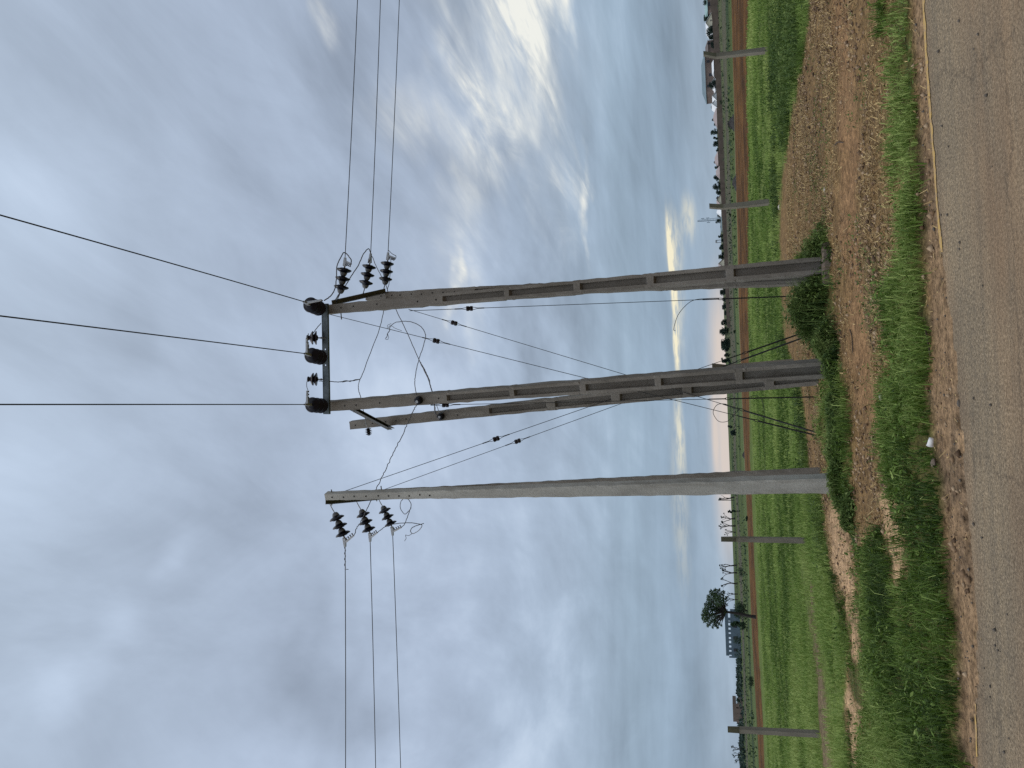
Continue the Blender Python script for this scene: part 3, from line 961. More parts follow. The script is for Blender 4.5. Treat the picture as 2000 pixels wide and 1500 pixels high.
pb.solo("concrete_plinth", M_PLINTH, "rough concrete plinth cast round the foot of the right front pole", "plinth")

DR, DM, DL = RF[0].y, MF[0].y, LF[0].y
DRB, DMB, DLB = RB[0].y, MBK[0].y, LB[0].y

# ------------------------------------------------------------------ crossarm
A = P(634, 593, DR - 0.16); B = P(637.5, 809, DM - 0.20)
t_ = thing("crossarm", "grey galvanised steel channel spanning the tops of the right and middle front poles", "crossarm", (A + B) / 2)
ux = (B - A).normalized(); uz = Vector((0, 0, 1)); uz = (uz - ux * uz.dot(ux)).normalized(); uy = ux.cross(uz)
if uy.y > 0: uy = -uy          # towards the camera
Hh = 0.052
Lg = (B - A).length
mb = MB()
cuts = [0.0]
for Yh in (682, 713):
    s0 = (Yh - 593) / 216 * Lg
    cuts += [s0 - 0.012, s0 + 0.012]
cuts.append(Lg)
for i in range(len(cuts) - 1):
    s0, s1 = cuts[i], cuts[i + 1]
    if i % 2 == 0:
        mb.box(A + ux * ((s0 + s1) / 2), (s1 - s0) / 2, 0.004, Hh, (ux, uy, uz))
    else:
        for sg in (-1, 1):
            mb.box(A + ux * ((s0 + s1) / 2) + uz * (sg * (Hh + 0.012) / 2), (s1 - s0) / 2, 0.004, (Hh - 0.012) / 2, (ux, uy, uz))
mb.build("web", M_STEEL, t_)
for sg in (-1, 1):
    MB().box(A + ux * (Lg / 2) + uz * (sg * (Hh + 0.004)) - uy * 0.018, Lg / 2, 0.026, 0.0035, (ux, uy, uz)).build("flange", M_STEEL, t_)
for Yb_ in (604, 792):
    q = A + ux * ((Yb_ - 593) / 216 * Lg)
    MB().lathe([(0.016, 0), (0.016, 0.014), (0.009, 0.016), (0.009, 0.04)], axis_matrix(q + uy * 0.005, uy), 6).build("bolt", M_ANGLE, t_)


def angle_arm(label, a_, b_, size=0.07, mat=M_ANGLE, double=False, name="side_arm"):
    t_ = thing(name, label, "bracket arm", (a_ + b_) / 2, "steel side arms of the pole pairs")
    u = (b_ - a_).normalized(); up = Vector((0, 0, 1)); s = u.cross(up).normalized(); up = s.cross(u)
    L = (b_ - a_).length / 2; c_ = (a_ + b_) / 2
    MB().box(c_, L, 0.004, size / 2, (u, s, up)).build("vertical_leg", mat, t_)
    MB().box(c_ + up * (size / 2 + 0.0045) + s * (size / 2 - 0.006), L, size / 2, 0.004, (u, s, up)).build("horizontal_leg", mat, t_)
    if double:
        MB().box(c_ + s * 0.05 + u * 0.14, L * 0.95, 0.004, size / 2, (u, s, up)).build("second_angle", mat, t_)
    for f in (0.06, 0.94):
        MB().lathe([(0.014, 0), (0.014, 0.014), (0.008, 0.016), (0.008, 0.03)], axis_matrix(a_.lerp(b_, f) - s * 0.005, -s), 6).build("bolt", M_CLAMP, t_)
    return t_


angle_arm("dark steel angle arm running back from the right front pole to its rear pole", P(653, 595, DR - 0.05), P(757, 571, DRB - 0.02), 0.085)
angle_arm("dark double steel angle arm joining the middle front pole and its leaning rear pole", P(686, 799, DM + 0.02), P(762, 839, DMB - 0.1), 0.09, double=True)
angle_arm("dark steel angle arm running back along the left side of the grey pole top", P(641, 984.5, DL - 0.02), P(741, 975.5, DLB - 0.02), 0.09)

# ------------------------------------------------------------------ insulators
disc_mb = MB().lathe([(0.044, 0.034), (0.062, 0.042), (0.074, 0.054), (0.106, 0.064), (0.131, 0.084), (0.134, 0.097), (0.122, 0.104), (0.088, 0.104), (0.074, 0.120), (0.030, 0.122), (0.016, 0.124), (0.016, 0.132)], n=28)
DISC = disc_mb.mesh("insulator_disc", M_PORC, smooth=True)
cap_mb = MB().lathe([(0.022, -0.022), (0.036, -0.016), (0.050, 0.0), (0.062, 0.030), (0.064, 0.0405), (0.030, 0.042)], n=20)
CAP = cap_mb.mesh("cap", M_CAP, smooth=True)
PITCHD = 0.146


def inst(mesh, name, parent, M):
    o = bpy.data.objects.new(name, mesh)
    link(o, parent)
    o.matrix_basis = M
    return o


def strain(label, Aa, S, E, C, tail, group, tail_n=4, dscale=None):
    t_ = thing("strain_insulator", label, "insulator", S, group)
    L = (E - S).length; sc = dscale or 1.0
    ax = (E - S).normalized()
    stp = L / 3
    for i in range(3):
        p_ = S + ax * (stp * i)
        M = axis_matrix(p_ - S, ax, 1.0)
        Sm = Matrix.Diagonal((sc, sc, stp / PITCHD, 1))
        d = inst(DISC, "insulator_disc", t_, M @ Sm)
        inst(CAP, "cap", d, Matrix.Identity(4))
    mb = MB()
    mb.tube([Aa, Aa.lerp(S, 0.5) + Vector((0, 0, 0.006)), S], 0.0085, 6)
    mb.tube([Aa + Vector((0.018, 0, 0.012)), Aa.lerp(S, 0.6), S - ax * 0.01], 0.006, 6)
    mb.build("hook_link", M_CLAMP if group.endswith("left") else M_WIRE, t_)
    cb = MB()
    e2 = E + ax * 0.015
    cb.tube([E - ax * 0.03, e2], 0.016, 8)
    cb.bar(e2, C, 0.045, 0.06, w2=0.03, h2=0.035)
    mid = e2.lerp(C, 0.55)
    cb.bar(mid, tail, 0.028, 0.040, w2=0.022, h2=0.026)
    clamp = cb.build("strain_clamp", M_CLAMP, t_)
    td = (tail - mid); side = td.cross(ax)
    if side.length < 1e-3: side = td.orthogonal()
    side.normalize()
    nrm = side.cross(td).normalized()
    if nrm.dot(C - mid) > 0: nrm = -nrm
    for k_ in range(tail_n):
        p_ = mid.lerp(tail, 0.30 + 0.66 * k_ / max(1, tail_n - 1))
        b_ = MB()
        b_.tube([p_ - nrm * 0.012, p_ + nrm * 0.055], 0.0085, 6)
        b_.tube([p_ + nrm * 0.040, p_ + nrm * 0.050], 0.015, 6)
        b_.build("clamp_bolt", M_RUSTY, clamp)
    return t_


gR = "strain insulators holding the wires to the right"
gL = "strain insulators holding the wires to the left"
gT = "strain insulators on the crossarm"
d1, d2, d3 = DR, (DR + DRB) / 2 + 0.1, DRB + 0.05
strain("topmost three disc strain insulator of the right hand set", P(657, 591, d1), P(665, 571, d1), P(673, 521, d1 + 0.04), P(674, 503, d1 + 0.05), P(686, 516, d1), gR)
strain("middle three disc strain insulator of the right hand set", P(709, 577, d2), P(713, 561, d2), P(722, 515, d2 + 0.04), P(724, 495, d2 + 0.05), P(720, 508, d2 - 0.2), gR)
strain("lowest three disc strain insulator of the right hand set, over the rear pole top", P(749, 571, d3), P(752, 554, d3), P(757, 509, d3 + 0.04), P(758, 493, d3 + 0.05), P(771, 504, d3), gR)
e1, e2_, e3 = DL + 0.0, (DL + DLB) / 2 + 0.15, DLB + 0.1
strain("topmost three disc strain insulator left of the grey pole", P(645, 986, e1), P(654.5, 1003, e1), P(672, 1049, e1 + 0.03), P(674, 1068, e1 + 0.05), P(691, 1046, e1), gL)
strain("middle three disc strain insulator left of the grey pole", P(697, 981, e2_), P(706, 997, e2_), P(722, 1040, e2_ + 0.03), P(723, 1058, e2_ + 0.05), P(737, 1040, e2_), gL)
strain("lowest three disc strain insulator left of the grey pole", P(740, 976, e3), P(748, 990, e3), P(765, 1028, e3 + 0.03), P(767, 1046, e3 + 0.05), P(784, 1030, e3), gL)
# on the crossarm, pulling towards and over the camera
da = DR - 0.20
top_specs = [("right end strain insulator on the crossarm, discs seen end on", (627, 604), (604, 594.5), (593, 589), (628, 586)),
             ("middle strain insulator on the crossarm, discs seen end on", (630, 699), (606, 693.5), (595, 690.5), (599, 660)),
             ("left end strain insulator on the crossarm, over the middle front pole", (632, 793), (607, 790.5), (595, 790), (600, 763))]
top_ends = []
for lb, s_, e_, c_, tl in top_specs:
    dd = da if s_[1] < 750 else DM - 0.25
    Sx = P(*s_, dd); Ex = P(*e_, dd - 0.52); Cx = P(*c_, dd - 0.74); Tx = P(*tl, dd - 0.62)
    strain(lb, Sx + Vector((0, 0.07, 0)), Sx, Ex, Cx, Tx, gT)
    top_ends.append(Cx)

PIN = [(0.030, 0.0), (0.040, 0.01), (0.045, 0.03), (0.100, 0.020), (0.108, 0.026), (0.100, 0.036), (0.055, 0.060), (0.050, 0.075), (0.098, 0.070), (0.104, 0.078), (0.092, 0.092), (0.050, 0.115), (0.034, 0.122), (0.034, 0.135), (0.045, 0.142), (0.040, 0.165), (0.015, 0.172)]


def pin_insulator(label, base, up, sc=1.0, stud=0.1):
    t_ = thing("pin_insulator", label, "insulator", base, "pin insulators on the steelwork")
    up = up.normalized()
    MB().tube([base - up * 0.07, base + up * stud], 0.011, 8).build("stud", M_ANGLE, t_)
    M = axis_matrix(base + up * (stud - 0.02), up, sc)
    MB().lathe(PIN, M, 24).build("porcelain_body", M_PORC2, t_, True)
    MB().lathe([(0.022, 0), (0.022, 0.014)], axis_matrix(base + up * 0.0, up), 6).build("nut", M_ANGLE, t_)


pin_insulator("two shed pin insulator on the crossarm, right of the middle strain insulator", P(628, 660, DR - 0.2), (UU + Vector((0, -0.35, 0.05))), 1.18, 0.08)
pin_insulator("two shed pin insulator on the crossarm, nearer its left end", P(628, 741, DM - 0.22), (UU + Vector((0.02, -0.12, 0))), 1.12, 0.08)
# side post insulator beyond the leaning rear pole
q0 = P(715, 825, DMB - 0.25)
t_ = thing("post_insulator", "small dark four shed post insulator sticking out left of the leaning rear pole", "insulator", P(720, 835, DMB - 0.25))
ax_ = (P(721, 852, DMB - 0.25) - P(719, 836, DMB - 0.25)).normalized()
prof = [(0.02, 0)]
for k_ in range(4):
    z0 = 0.008 + k_ * 0.034
    rr_ = 0.074 - abs(k_ - 1.5) * 0.008
    prof += [(0.030, z0), (rr_, z0 + 0.008), (rr_, z0 + 0.013), (0.032, z0 + 0.027)]
prof += [(0.02, 0.150)]
MB().lathe(prof, axis_matrix(P(719, 836, DMB - 0.25), ax_), 20).build("porcelain_body", M_PORC2, t_)
MB().tube([P(713, 818, DMB - 0.25), P(715, 828, DMB - 0.25), P(719, 837, DMB - 0.25)], 0.008).build("stud", M_CLAMP, t_)


def spool(label, Xp, Yp, d, ay):
    p_ = P(Xp, Yp, d)
    t_ = thing("spool_insulator", label, "insulator", p_, "spool insulators on pole faces")
    MB().lathe([(0.030, 0.0), (0.066, 0.004), (0.072, 0.015), (0.066, 0.028), (0.048, 0.038), (0.048, 0.056), (0.064, 0.066), (0.068, 0.078), (0.060, 0.090), (0.032, 0.093)], axis_matrix(p_, -ay), 24).build("porcelain_body", M_PORC, t_, True)
    MB().lathe([(0.016, 0), (0.016, 0.11), (0.026, 0.111), (0.026, 0.122)], axis_matrix(p_, -ay), 8).build("bolt", M_CLAMP, t_)


spool("dark spool insulator bolted to the face of the middle front pole", 819, 781, DM - 0.085, MF[4])
spool("dark spool insulator bolted to the face of the leaning rear pole", 862, 812.5, DMB - 0.085, MBK[4])

# ------------------------------------------------------------------ line wires
def wire(pts, r, label, cat="wire", group=None, mat=M_WIRE, name="wire"):
    return MB().tube(pts, r, 6).solo(name, mat, label, cat, group, True)


gw = "line wires leaving to the right"
for (Xa, Ya), (Xb_, Yb_), dd, lb in (((674, 502), (695, 0), d1, "topmost line wire leaving to the right"), ((724, 495), (740, 0), d2, "middle line wire leaving to the right"), ((758, 492), (777, 0), d3, "lowest line wire leaving to the right")):
    a_ = P(Xa, Ya, dd + 0.05)
    s_ = (Xb_ - Xa) / (Yb_ - Ya)
    b_ = P(Xb_ - 560 * s_, -560, dd + 1.6)
    wire(sag(a_, b_, 0.035), 0.0075, lb, group=gw)
gw = "line wires leaving to the left"
for (Xa, Ya), (Xb_, Yb_), dd, lb in (((674, 1066), (672, 1500), e1, "topmost line wire leaving to the left, with a wrapped tail near its clamp"), ((723, 1057), (731, 1500), e2_, "middle line wire leaving to the left"), ((767, 1045), (780, 1500), e3, "lowest line wire leaving to the left")):
    a_ = P(Xa, Ya, dd + 0.05)
    s_ = (Xb_ - Xa) / (Yb_ - Ya)
    b_ = P(Xb_ + 560 * s_, 2060, dd + 0.6)
    wire(sag(a_, b_, 0.03), 0.0075, lb, group=gw)
gw = "line wires passing over the road"
for c_, (Xe, Ye), lb in zip(top_ends, ((0, 420), (0, 617), (0, 790)), ("right hand line wire passing overhead across the road", "middle line wire passing overhead across the road", "left hand line wire passing overhead across the road")):
    r_ = ray(Xe, Ye)
    zt = c_.z - 0.10
    b_ = CAM + r_ * ((zt - EYE) / r_.z)
    far_ = b_ + (b_ - c_).normalized() * 22
    far_.z = zt + 0.2
    path = sag(c_, b_, 0.02, 14) + [b_.lerp(far_, k_ / 10) for k_ in range(1, 11)]
    wire(path, 0.0078, lb, group=gw)

# wrapped tail on the topmost left wire
pts = []
for i in range(60):
    f = i / 59
    pw = P(674 + (672 - 674) * f * 0.1, 1066 + 46 * f, e1 + 0.05)
    pts.append(pw + Vector((0, math.cos(f * 26), math.sin(f * 26))) * 0.010)
pts.append(P(680.5, 1112, e1 + 0.05))
wire(pts, 0.0055, "loose wire tail wrapped round the topmost left line wire", "wire tail", mat=M_JUMP, name="wire_tail")

# ------------------------------------------------------------------ jumpers and loose ends
def loose(label, pts, d, r=0.0062, mat=M_JUMP, wob=0.004, name="jumper_wire", group="jumper wires and loose ends"):
    n = len(pts)
    ds = d if isinstance(d, (list, tuple)) else [d, d]
    v = [P(Xq, Yq, ds[0] + (ds[-1] - ds[0]) * i / (n - 1)) for i, (Xq, Yq) in enumerate(pts)]
    v = smooth_path(v, 7)
    v = [q + Vector((random.gauss(0, wob), random.gauss(0, wob), random.gauss(0, wob))) * 0.5 for q in v]
    return wire(v, r, label, "jumper wire", group, mat, name)


loose("thick jumper looping from the topmost right clamp back to the right end of the crossarm", [(686, 515), (685, 506), (673, 493), (666, 502), (658, 520), (657, 544), (654, 564), (646, 578), (633, 587)], [d1, da - 0.6], 0.010)
loose("jumper slanting from the middle right clamp up behind the topmost right insulator", [(725, 502), (723, 492), (719, 486), (709, 498), (700, 518), (688, 536), (676, 556), (662, 575), (650, 594)], [d2, DR], 0.009)
loose("jumper dropping from the middle right clamp down to the rear pole top", [(720, 508), (726, 500), (732, 514), (743, 536), (755, 560), (758, 571)], [d2, DRB], 0.007)
loose("jumper curling off the lowest right clamp down to the rear pole top", [(758, 488), (766, 496), (773, 500), (771, 507), (764, 506), (763, 524), (760, 552), (756, 568)], [d3, d3], 0.007)
loose("long jumper swinging left from the right poles to the fork below the crossarm", [(757, 573), (752, 592), (749, 609), (740, 646), (726, 682), (709, 728), (703, 741)], [DRB, DM + 0.3], 0.0075)
loose("jumper rising from the fork to the left pin insulator of the crossarm", [(703, 741), (692, 743), (675, 745), (663, 746), (640, 745), (622, 744)], [DM + 0.3, DM - 0.15], 0.0075)
loose("doubled wire tail at the fork of the jumpers", [(703, 741), (694, 741.5), (684, 745), (676, 743.5), (664, 746)], [DM + 0.3, DM + 0.1], 0.0075)
loose("jumper running from the fork down behind the middle front pole to the small post insulator", [(703, 741), (700, 752), (701, 764), (705, 778), (709, 800), (714, 820)], [DM + 0.3, DMB], 0.0075)
loose("long straight jumper from the right rear pole slanting down to the middle poles", [(758, 573), (774, 606), (796, 652), (818, 702), (835, 738), (844, 765), (849, 790), (851, 808), (858, 812)], [DRB, DMB - 0.1], 0.0075)
loose("twisted tail lying on the long straight jumper", [(820, 706), (829, 722), (838, 742), (840, 752), (845, 768)], [DM + 0.3, DM + 0.2], 0.010)
loose("big hanging wire loop with a frayed end between the right and middle poles", [(753, 661), (756, 657), (757, 651), (761, 646), (761, 640), (766, 634), (776, 629), (800, 628), (822, 638), (831, 654), (829, 668), (825, 682), (818, 702), (812, 730), (810, 745), (811, 758), (814, 773)], [DM + 0.1, DM - 0.1], 0.0068)
loose("frayed strands at the end of the hanging loop", [(764, 632), (757, 636), (757, 642), (762, 636), (772, 641), (785, 646)], [DM + 0.1, DM + 0.2], 0.004)
loose("second frayed strand curling at the end of the hanging loop", [(757, 652), (759, 658), (757, 663), (752, 662)], [DM + 0.1, DM + 0.1], 0.004)
loose("long jumper from the spool on the middle pole across to the topmost left clamp", [(818, 783), (812, 794), (803, 811), (794, 832), (778, 866), (762, 898), (748, 928), (736, 952), (725, 976), (714, 1000), (705, 1018), (697, 1031), (692, 1044)], [DM - 0.12, DL - 0.1], 0.0075, wob=0.012)
loose("wire loop hanging in a ring beside the grey pole from the lowest left clamp", [(784, 1030), (790, 1024), (794, 1014), (800, 998), (803, 986), (798, 976), (790, 973), (783, 980), (782, 992), (787, 1001), (792, 1004), (800, 996), (803, 991)], [e3, e3], 0.0075)
loose("jumper from the middle left clamp arching over to a tangled end", [(737, 1040), (745, 1034), (754, 1028), (772, 1023), (800, 1021), (816, 1023), (824, 1026), (820, 1034), (812, 1040), (805, 1042), (802, 1036), (808, 1029), (828, 1022)], [e2_, e3], 0.0075)
loose("squiggly bare tail below the arching left jumper", [(805, 1042), (798, 1046), (792, 1045), (793, 1051), (790, 1057)], [e3, e3], 0.0055)
loose("upper of two short jumpers between the middle poles", [(845, 768), (848, 790), (850, 808), (860, 812)], [DM + 0.1, DMB - 0.1], 0.0065)
loose("lower of two short jumpers between the middle poles, with a curled tip", [(852, 790), (856, 800), (858, 806), (864, 806), (868, 802), (874, 800), (876, 804)], [DM + 0.1, DMB - 0.1], 0.0055)
loose("short jumper bridging the middle strain insulator clamp and the right pin insulator", [(599, 688), (603, 676), (600, 664), (602, 652)], [da - 0.5, da - 0.1], 0.008)
loose("wire slanting from the right pin insulator to the crossarm", [(611, 652), (618, 642), (627, 631)], [da - 0.05, da - 0.02], 0.007)
loose("wire hanging from the left pin insulator to the left end clamp", [(600, 743), (599, 752), (601, 762)], [DM - 0.3, DM - 0.7], 0.006)
# stub bolts on the pole edges
for lb, a_, b_, dd in (("stub bolt sticking out left of the right front pole top", (666, 612), (667, 624), DR), ("stub bolt at the very top of the grey pole, right edge", (648, 961), (647, 956), DL), ("stub bolt a little below the grey pole top, right edge", (745, 956), (744, 949), DL)):
    MB().tube([P(*a_, dd), P(*b_, dd)], 0.010, 8).solo("stub_bolt", M_ANGLE, lb, "bolt", "stub bolts on the poles")


# ------------------------------------------------------------------ guy wires
def guy(label, pts, ds, egg_i, rod_from=None, rod_r=0.012):
    """pts = photo points along the guy, ds = depth at each end; egg_i = fraction where the insulator sits"""
    a_ = P(*pts[0], ds[0]); b_ = P(*pts[-1], ds[1])
    if b_.z < 0.1: b_ = G(*pts[-1]); b_.z = -0.05
    t_ = thing("guy_wire", label, "guy wire", b_, "guy wires of the poles")
    def at(Xp):
        # point of the straight line a-b whose photo X is Xp
        lo, hi = 0.0, 1.0
        for _ in range(40):
            mid = (lo + hi) / 2
            q = a_.lerp(b_, mid)
            X_ = proj(np.array([q.x]), np.array([q.y]), q.z)[0][0]
            if X_ < Xp: lo = mid
            else: hi = mid
        return a_.lerp(b_, lo)
    u = (b_ - a_).normalized()
    e = at(egg_i)
    rod = at(rod_from)
    x_, y_, z_ = frame(u)
    MB().tube([a_, e - u * 0.14], 0.0055).tube([e - u * 0.16, e - u * 0.08 + x_ * 0.025, e - u * 0.0 + x_ * 0.03], 0.005).tube([e - u * 0.16, e - u * 0.08 - x_ * 0.025, e - x_ * 0.03], 0.005).tube([e - u * 0.26, e - u * 0.14], 0.010).build("upper_strand", M_GUY, t_)
    MB().tube([e + u * 0.14, rod], 0.0055).tube([e + u * 0.16, e + u * 0.08 + y_ * 0.025, e + y_ * 0.03], 0.005).tube([e + u * 0.16, e + u * 0.08 - y_ * 0.025, e - y_ * 0.03], 0.005).tube([e + u * 0.14, e + u * 0.26], 0.010).build("lower_strand", M_GUY, t_)
    MB().lathe([(0.030, -0.060), (0.044, -0.055), (0.046, -0.02), (0.036, 0.0), (0.046, 0.02), (0.044, 0.055), (0.030, 0.060)], axis_matrix(e, u), 10).build("guy_insulator", M_PORC2, t_)
    # loop at the thimble then the anchor rod
    th = MB()
    ring = [rod + u * (0.03 - 0.05 * math.cos(k_ * math.pi / 6)) + x_ * (0.024 * math.sin(k_ * math.pi / 6)) for k_ in range(13)]
    th.tube(ring, 0.007, 6)
    th.tube([rod - u * 0.30, rod - u * 0.02], 0.0105, 6)
    th.build("thimble", M_GUY, t_)
    MB().tube([rod + u * 0.07, b_ + u * 0.1], rod_r, 8).build("anchor_rod", M_GUY, t_)
    return t_


guy("upright guy wire left of the right front pole, ending in the large weed clump", [(800, 607), (1590, 577)], (DR - 0.02, 15.0), 917, 1404, 0.012)
guy("guy wire slanting from the right poles down behind the middle poles, lower attachment", [(798, 604), (1596, 845)], (DRB - 0.05, 14.2), 887, 1445, 0.014)
guy("guy wire slanting from the right front pole top down behind the middle poles", [(640, 613), (1606, 855)], (DR + 0.05, 13.9), 852, 1474, 0.014)
guy("upper guy wire from the grey pole top slanting right behind the middle poles", [(648, 968), (1584, 643)], (DL + 0.05, 15.6), 969, 1452, 0.015)
guy("lower guy wire from the left poles slanting right behind the middle poles", [(748, 957), (1590, 650)], (DLB - 0.05, 15.4), 1011, 1440, 0.015)
guy("upright guy wire close along the left side of the middle poles", [(850, 791), (1604, 775)], (DM + 0.06, 14.05), 870, 1418, 0.012)
loose("curved free tail of the upright right guy wire", [(1404, 582), (1380, 583), (1356, 586), (1340, 596), (1324, 616), (1316, 642), (1319, 646)], [15.0, 14.9], 0.0055, M_GUY, 0.0, "guy_tail", "free tails of the guy wires")
loose("ring shaped free guy tail against the horizon left of the middle poles", [(1446, 797), (1432, 812), (1420, 823), (1404, 823), (1394, 810), (1394, 800), (1402, 790), (1416, 789), (1424, 793)], [14.6, 14.6], 0.0055, M_GUY, 0.0, "guy_tail", "free tails of the guy wires")
loose("thin free tail looping low against the green field beside the upright middle guy", [(1462, 776), (1472, 773), (1480, 774), (1488, 782), (1492, 798), (1493, 824)], [14.3, 14.2], 0.0045, M_GUY, 0.0, "guy_tail", "free tails of the guy wires")

# ------------------------------------------------------------------ fence posts with cranked tops
def fence_post(label, Xt, Yt, Xk, Yk, Xb, Yb, w_px, yaw):
    b_ = G(Xb, Yb); b_.z = gz_at(b_)
    k_ = P(Xk, Yk, b_.y); t0 = P(Xt, Yt, b_.y - 0.22)
    t_ = thing("fence_post", label, "fence post", b_, "cranked concrete fence posts")
    w = pxw(w_px, b_)
    ax = Vector((math.cos(yaw), math.sin(yaw), 0)); ay = Vector((-math.sin(yaw), math.cos(yaw), 0))
    V = []; rnd = random.Random(int(Yb))
    rows_ = [b_ - Vector((0, 0, .15))] + [b_.lerp(k_, f) for f in (0.1, 0.25, 0.4, 0.55, 0.7, 0.85, 1)]
    for i, c in enumerate(rows_):
        ww = w / 2 * (1.06 - 0.02 * i)
        V += [c + ax * (ww * sx + rnd.gauss(0, .002)) + ay * (ww * 0.9 * sy + rnd.gauss(0, .002)) for sx, sy in ((-1, -1), (1, -1), (1, 1), (-1, 1))]
    Fc = []
    for i in range(len(rows_) - 1):
        q = i * 4
        Fc += [(q + j_, q + (j_ + 1) % 4, q + 4 + (j_ + 1) % 4, q + 4 + j_) for j_ in range(4)]
    Fc.append(tuple(range(len(V) - 4, len(V))))
    MB().add(V, Fc).build("post_shaft", M_POST, t_)
    u = (t0 - k_)
    V = []
    for c, sc in ((k_ + Vector((0, 0, 0.0)), 0.93), (k_.lerp(t0, .5), 0.9), (t0, 0.85)):
        V += [c + ax * (w / 2 * sc * sx) + ay * (w * 0.42 * sc * sy) + Vector((0, 0, 0.002)) for sx, sy in ((-1, -1), (1, -1), (1, 1), (-1, 1))]
    Fc = []
    for i in range(2):
        q = i * 4
        Fc += [(q + j_, q + (j_ + 1) % 4, q + 4 + (j_ + 1) % 4, q + 4 + j_) for j_ in range(4)]
    Fc += [(0, 3, 2, 1), (8, 9, 10, 11)]
    MB().add(V, Fc).build("cranked_tip", M_POST, t_)


fence_post("cranked fence post furthest right, below the big blue roofed house", 1374, 105, 1399, 109.5, 1503, 98, 9.5, 0.3)
fence_post("cranked fence post right of the right pole pair, near the distant mast", 1385.5, 402.5, 1413, 404.5, 1508, 394, 9.5, 0.3)
fence_post("cranked fence post half hidden behind the middle front pole, only its tip clear", 1391, 714, 1419, 717, 1556, 706, 9.5, 0.15)
fence_post("cranked fence post just left of the grey pole", 1408.5, 1053, 1438, 1053, 1577, 1055.5, 9.5, -0.15)
fence_post("cranked fence post furthest left, nearest to the road", 1421.5, 1424.5, 1444, 1425.5, 1606, 1434, 10.5, -0.35)

# ------------------------------------------------------------------ trees
def leaf_cloud(clumps, n, size, tone):
    """clumps: array (k,4) centre + radius"""
    k_ = len(clumps)
    wgt = clumps[:, 3] ** 2; wgt = wgt / wgt.sum()
    ci = rng.choice(k_, n, p=wgt)
    d = rng.normal(size=(n, 3)); d /= np.linalg.norm(d, axis=1)[:, None]
    rad = rng.random(n) ** 0.45
    c = clumps[ci, :3] + d * (clumps[ci, 3] * rad)[:, None] * np.array([1, 1, 0.8])
    ct_ = rng.normal(size=k_) * 0.14
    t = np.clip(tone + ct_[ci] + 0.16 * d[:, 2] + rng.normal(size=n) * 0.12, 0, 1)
    return leaves(c, size * (0.6 + 0.8 * rng.random(n)), t, 0.1)


def tree(label, Xt, Yc, w_px, Xb, d, name="tree", shape=0.65, n=420, mat=M_LEAF_FAR, group="far trees along the skyline", lean=0.0, tone=0.45, sparse=False):
    b_ = P(Xb, Yc, d)
    gzv = gz_at(b_)
    b_.z = gzv
    top = P(Xt, Yc, d).z
    H = max(top - gzv, 0.6)
    W = pxw(w_px, b_)
    t_ = thing(name, label, "tree", b_, group)
    crown_h = H * shape
    ccz = b_.z + H - crown_h / 2
    k_ = 7 if sparse else 13
    cl = []
    for i in range(k_):
        a = random.random() * 6.283; rr_ = math.sqrt(random.random())
        zz_ = -1 + 2 * (i + random.random()) / k_
        lim = math.sqrt(max(0.12, 1 - max(zz_, -0.3) ** 2 * 0.85))
        cl.append((b_.x + lean + math.cos(a) * rr_ * W * 0.34 * lim, b_.y + math.sin(a) * rr_ * W * 0.34 * lim, ccz + zz_ * crown_h * 0.40, max(W, crown_h * 0.6) * random.uniform(0.17, 0.28 if not sparse else 0.19)))
    cl = np.array(cl)
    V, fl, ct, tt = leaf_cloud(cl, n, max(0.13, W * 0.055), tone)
    V = V - np.array(b_)
    V[:, 2] = np.minimum(V[:, 2], H)
    link(bpy.data.objects.new("crown", fast_mesh("crown", V, fl, ct, mat, tt)), t_)
    mb = MB()
    fork = b_ + Vector((lean * 0.4, 0, H * (1 - shape) + crown_h * 0.15))
    r0 = max(0.05, H * 0.022)
    mb.tube([b_ - Vector((0, 0, 0.2)), b_.lerp(fork, 0.5) + Vector((random.gauss(0, r0), 0, 0)), fork], [r0 * 1.3, r0, r0 * 0.8], 7)
    for c in cl[:6]:
        e_ = Vector(c[:3])
        mb.tube([fork, fork.lerp(e_, 0.5) + Vector((0, 0, H * 0.03)), e_], [r0 * 0.6, r0 * 0.4, r0 * 0.15], 5)
    mb.build("trunk", M_BARK, t_)


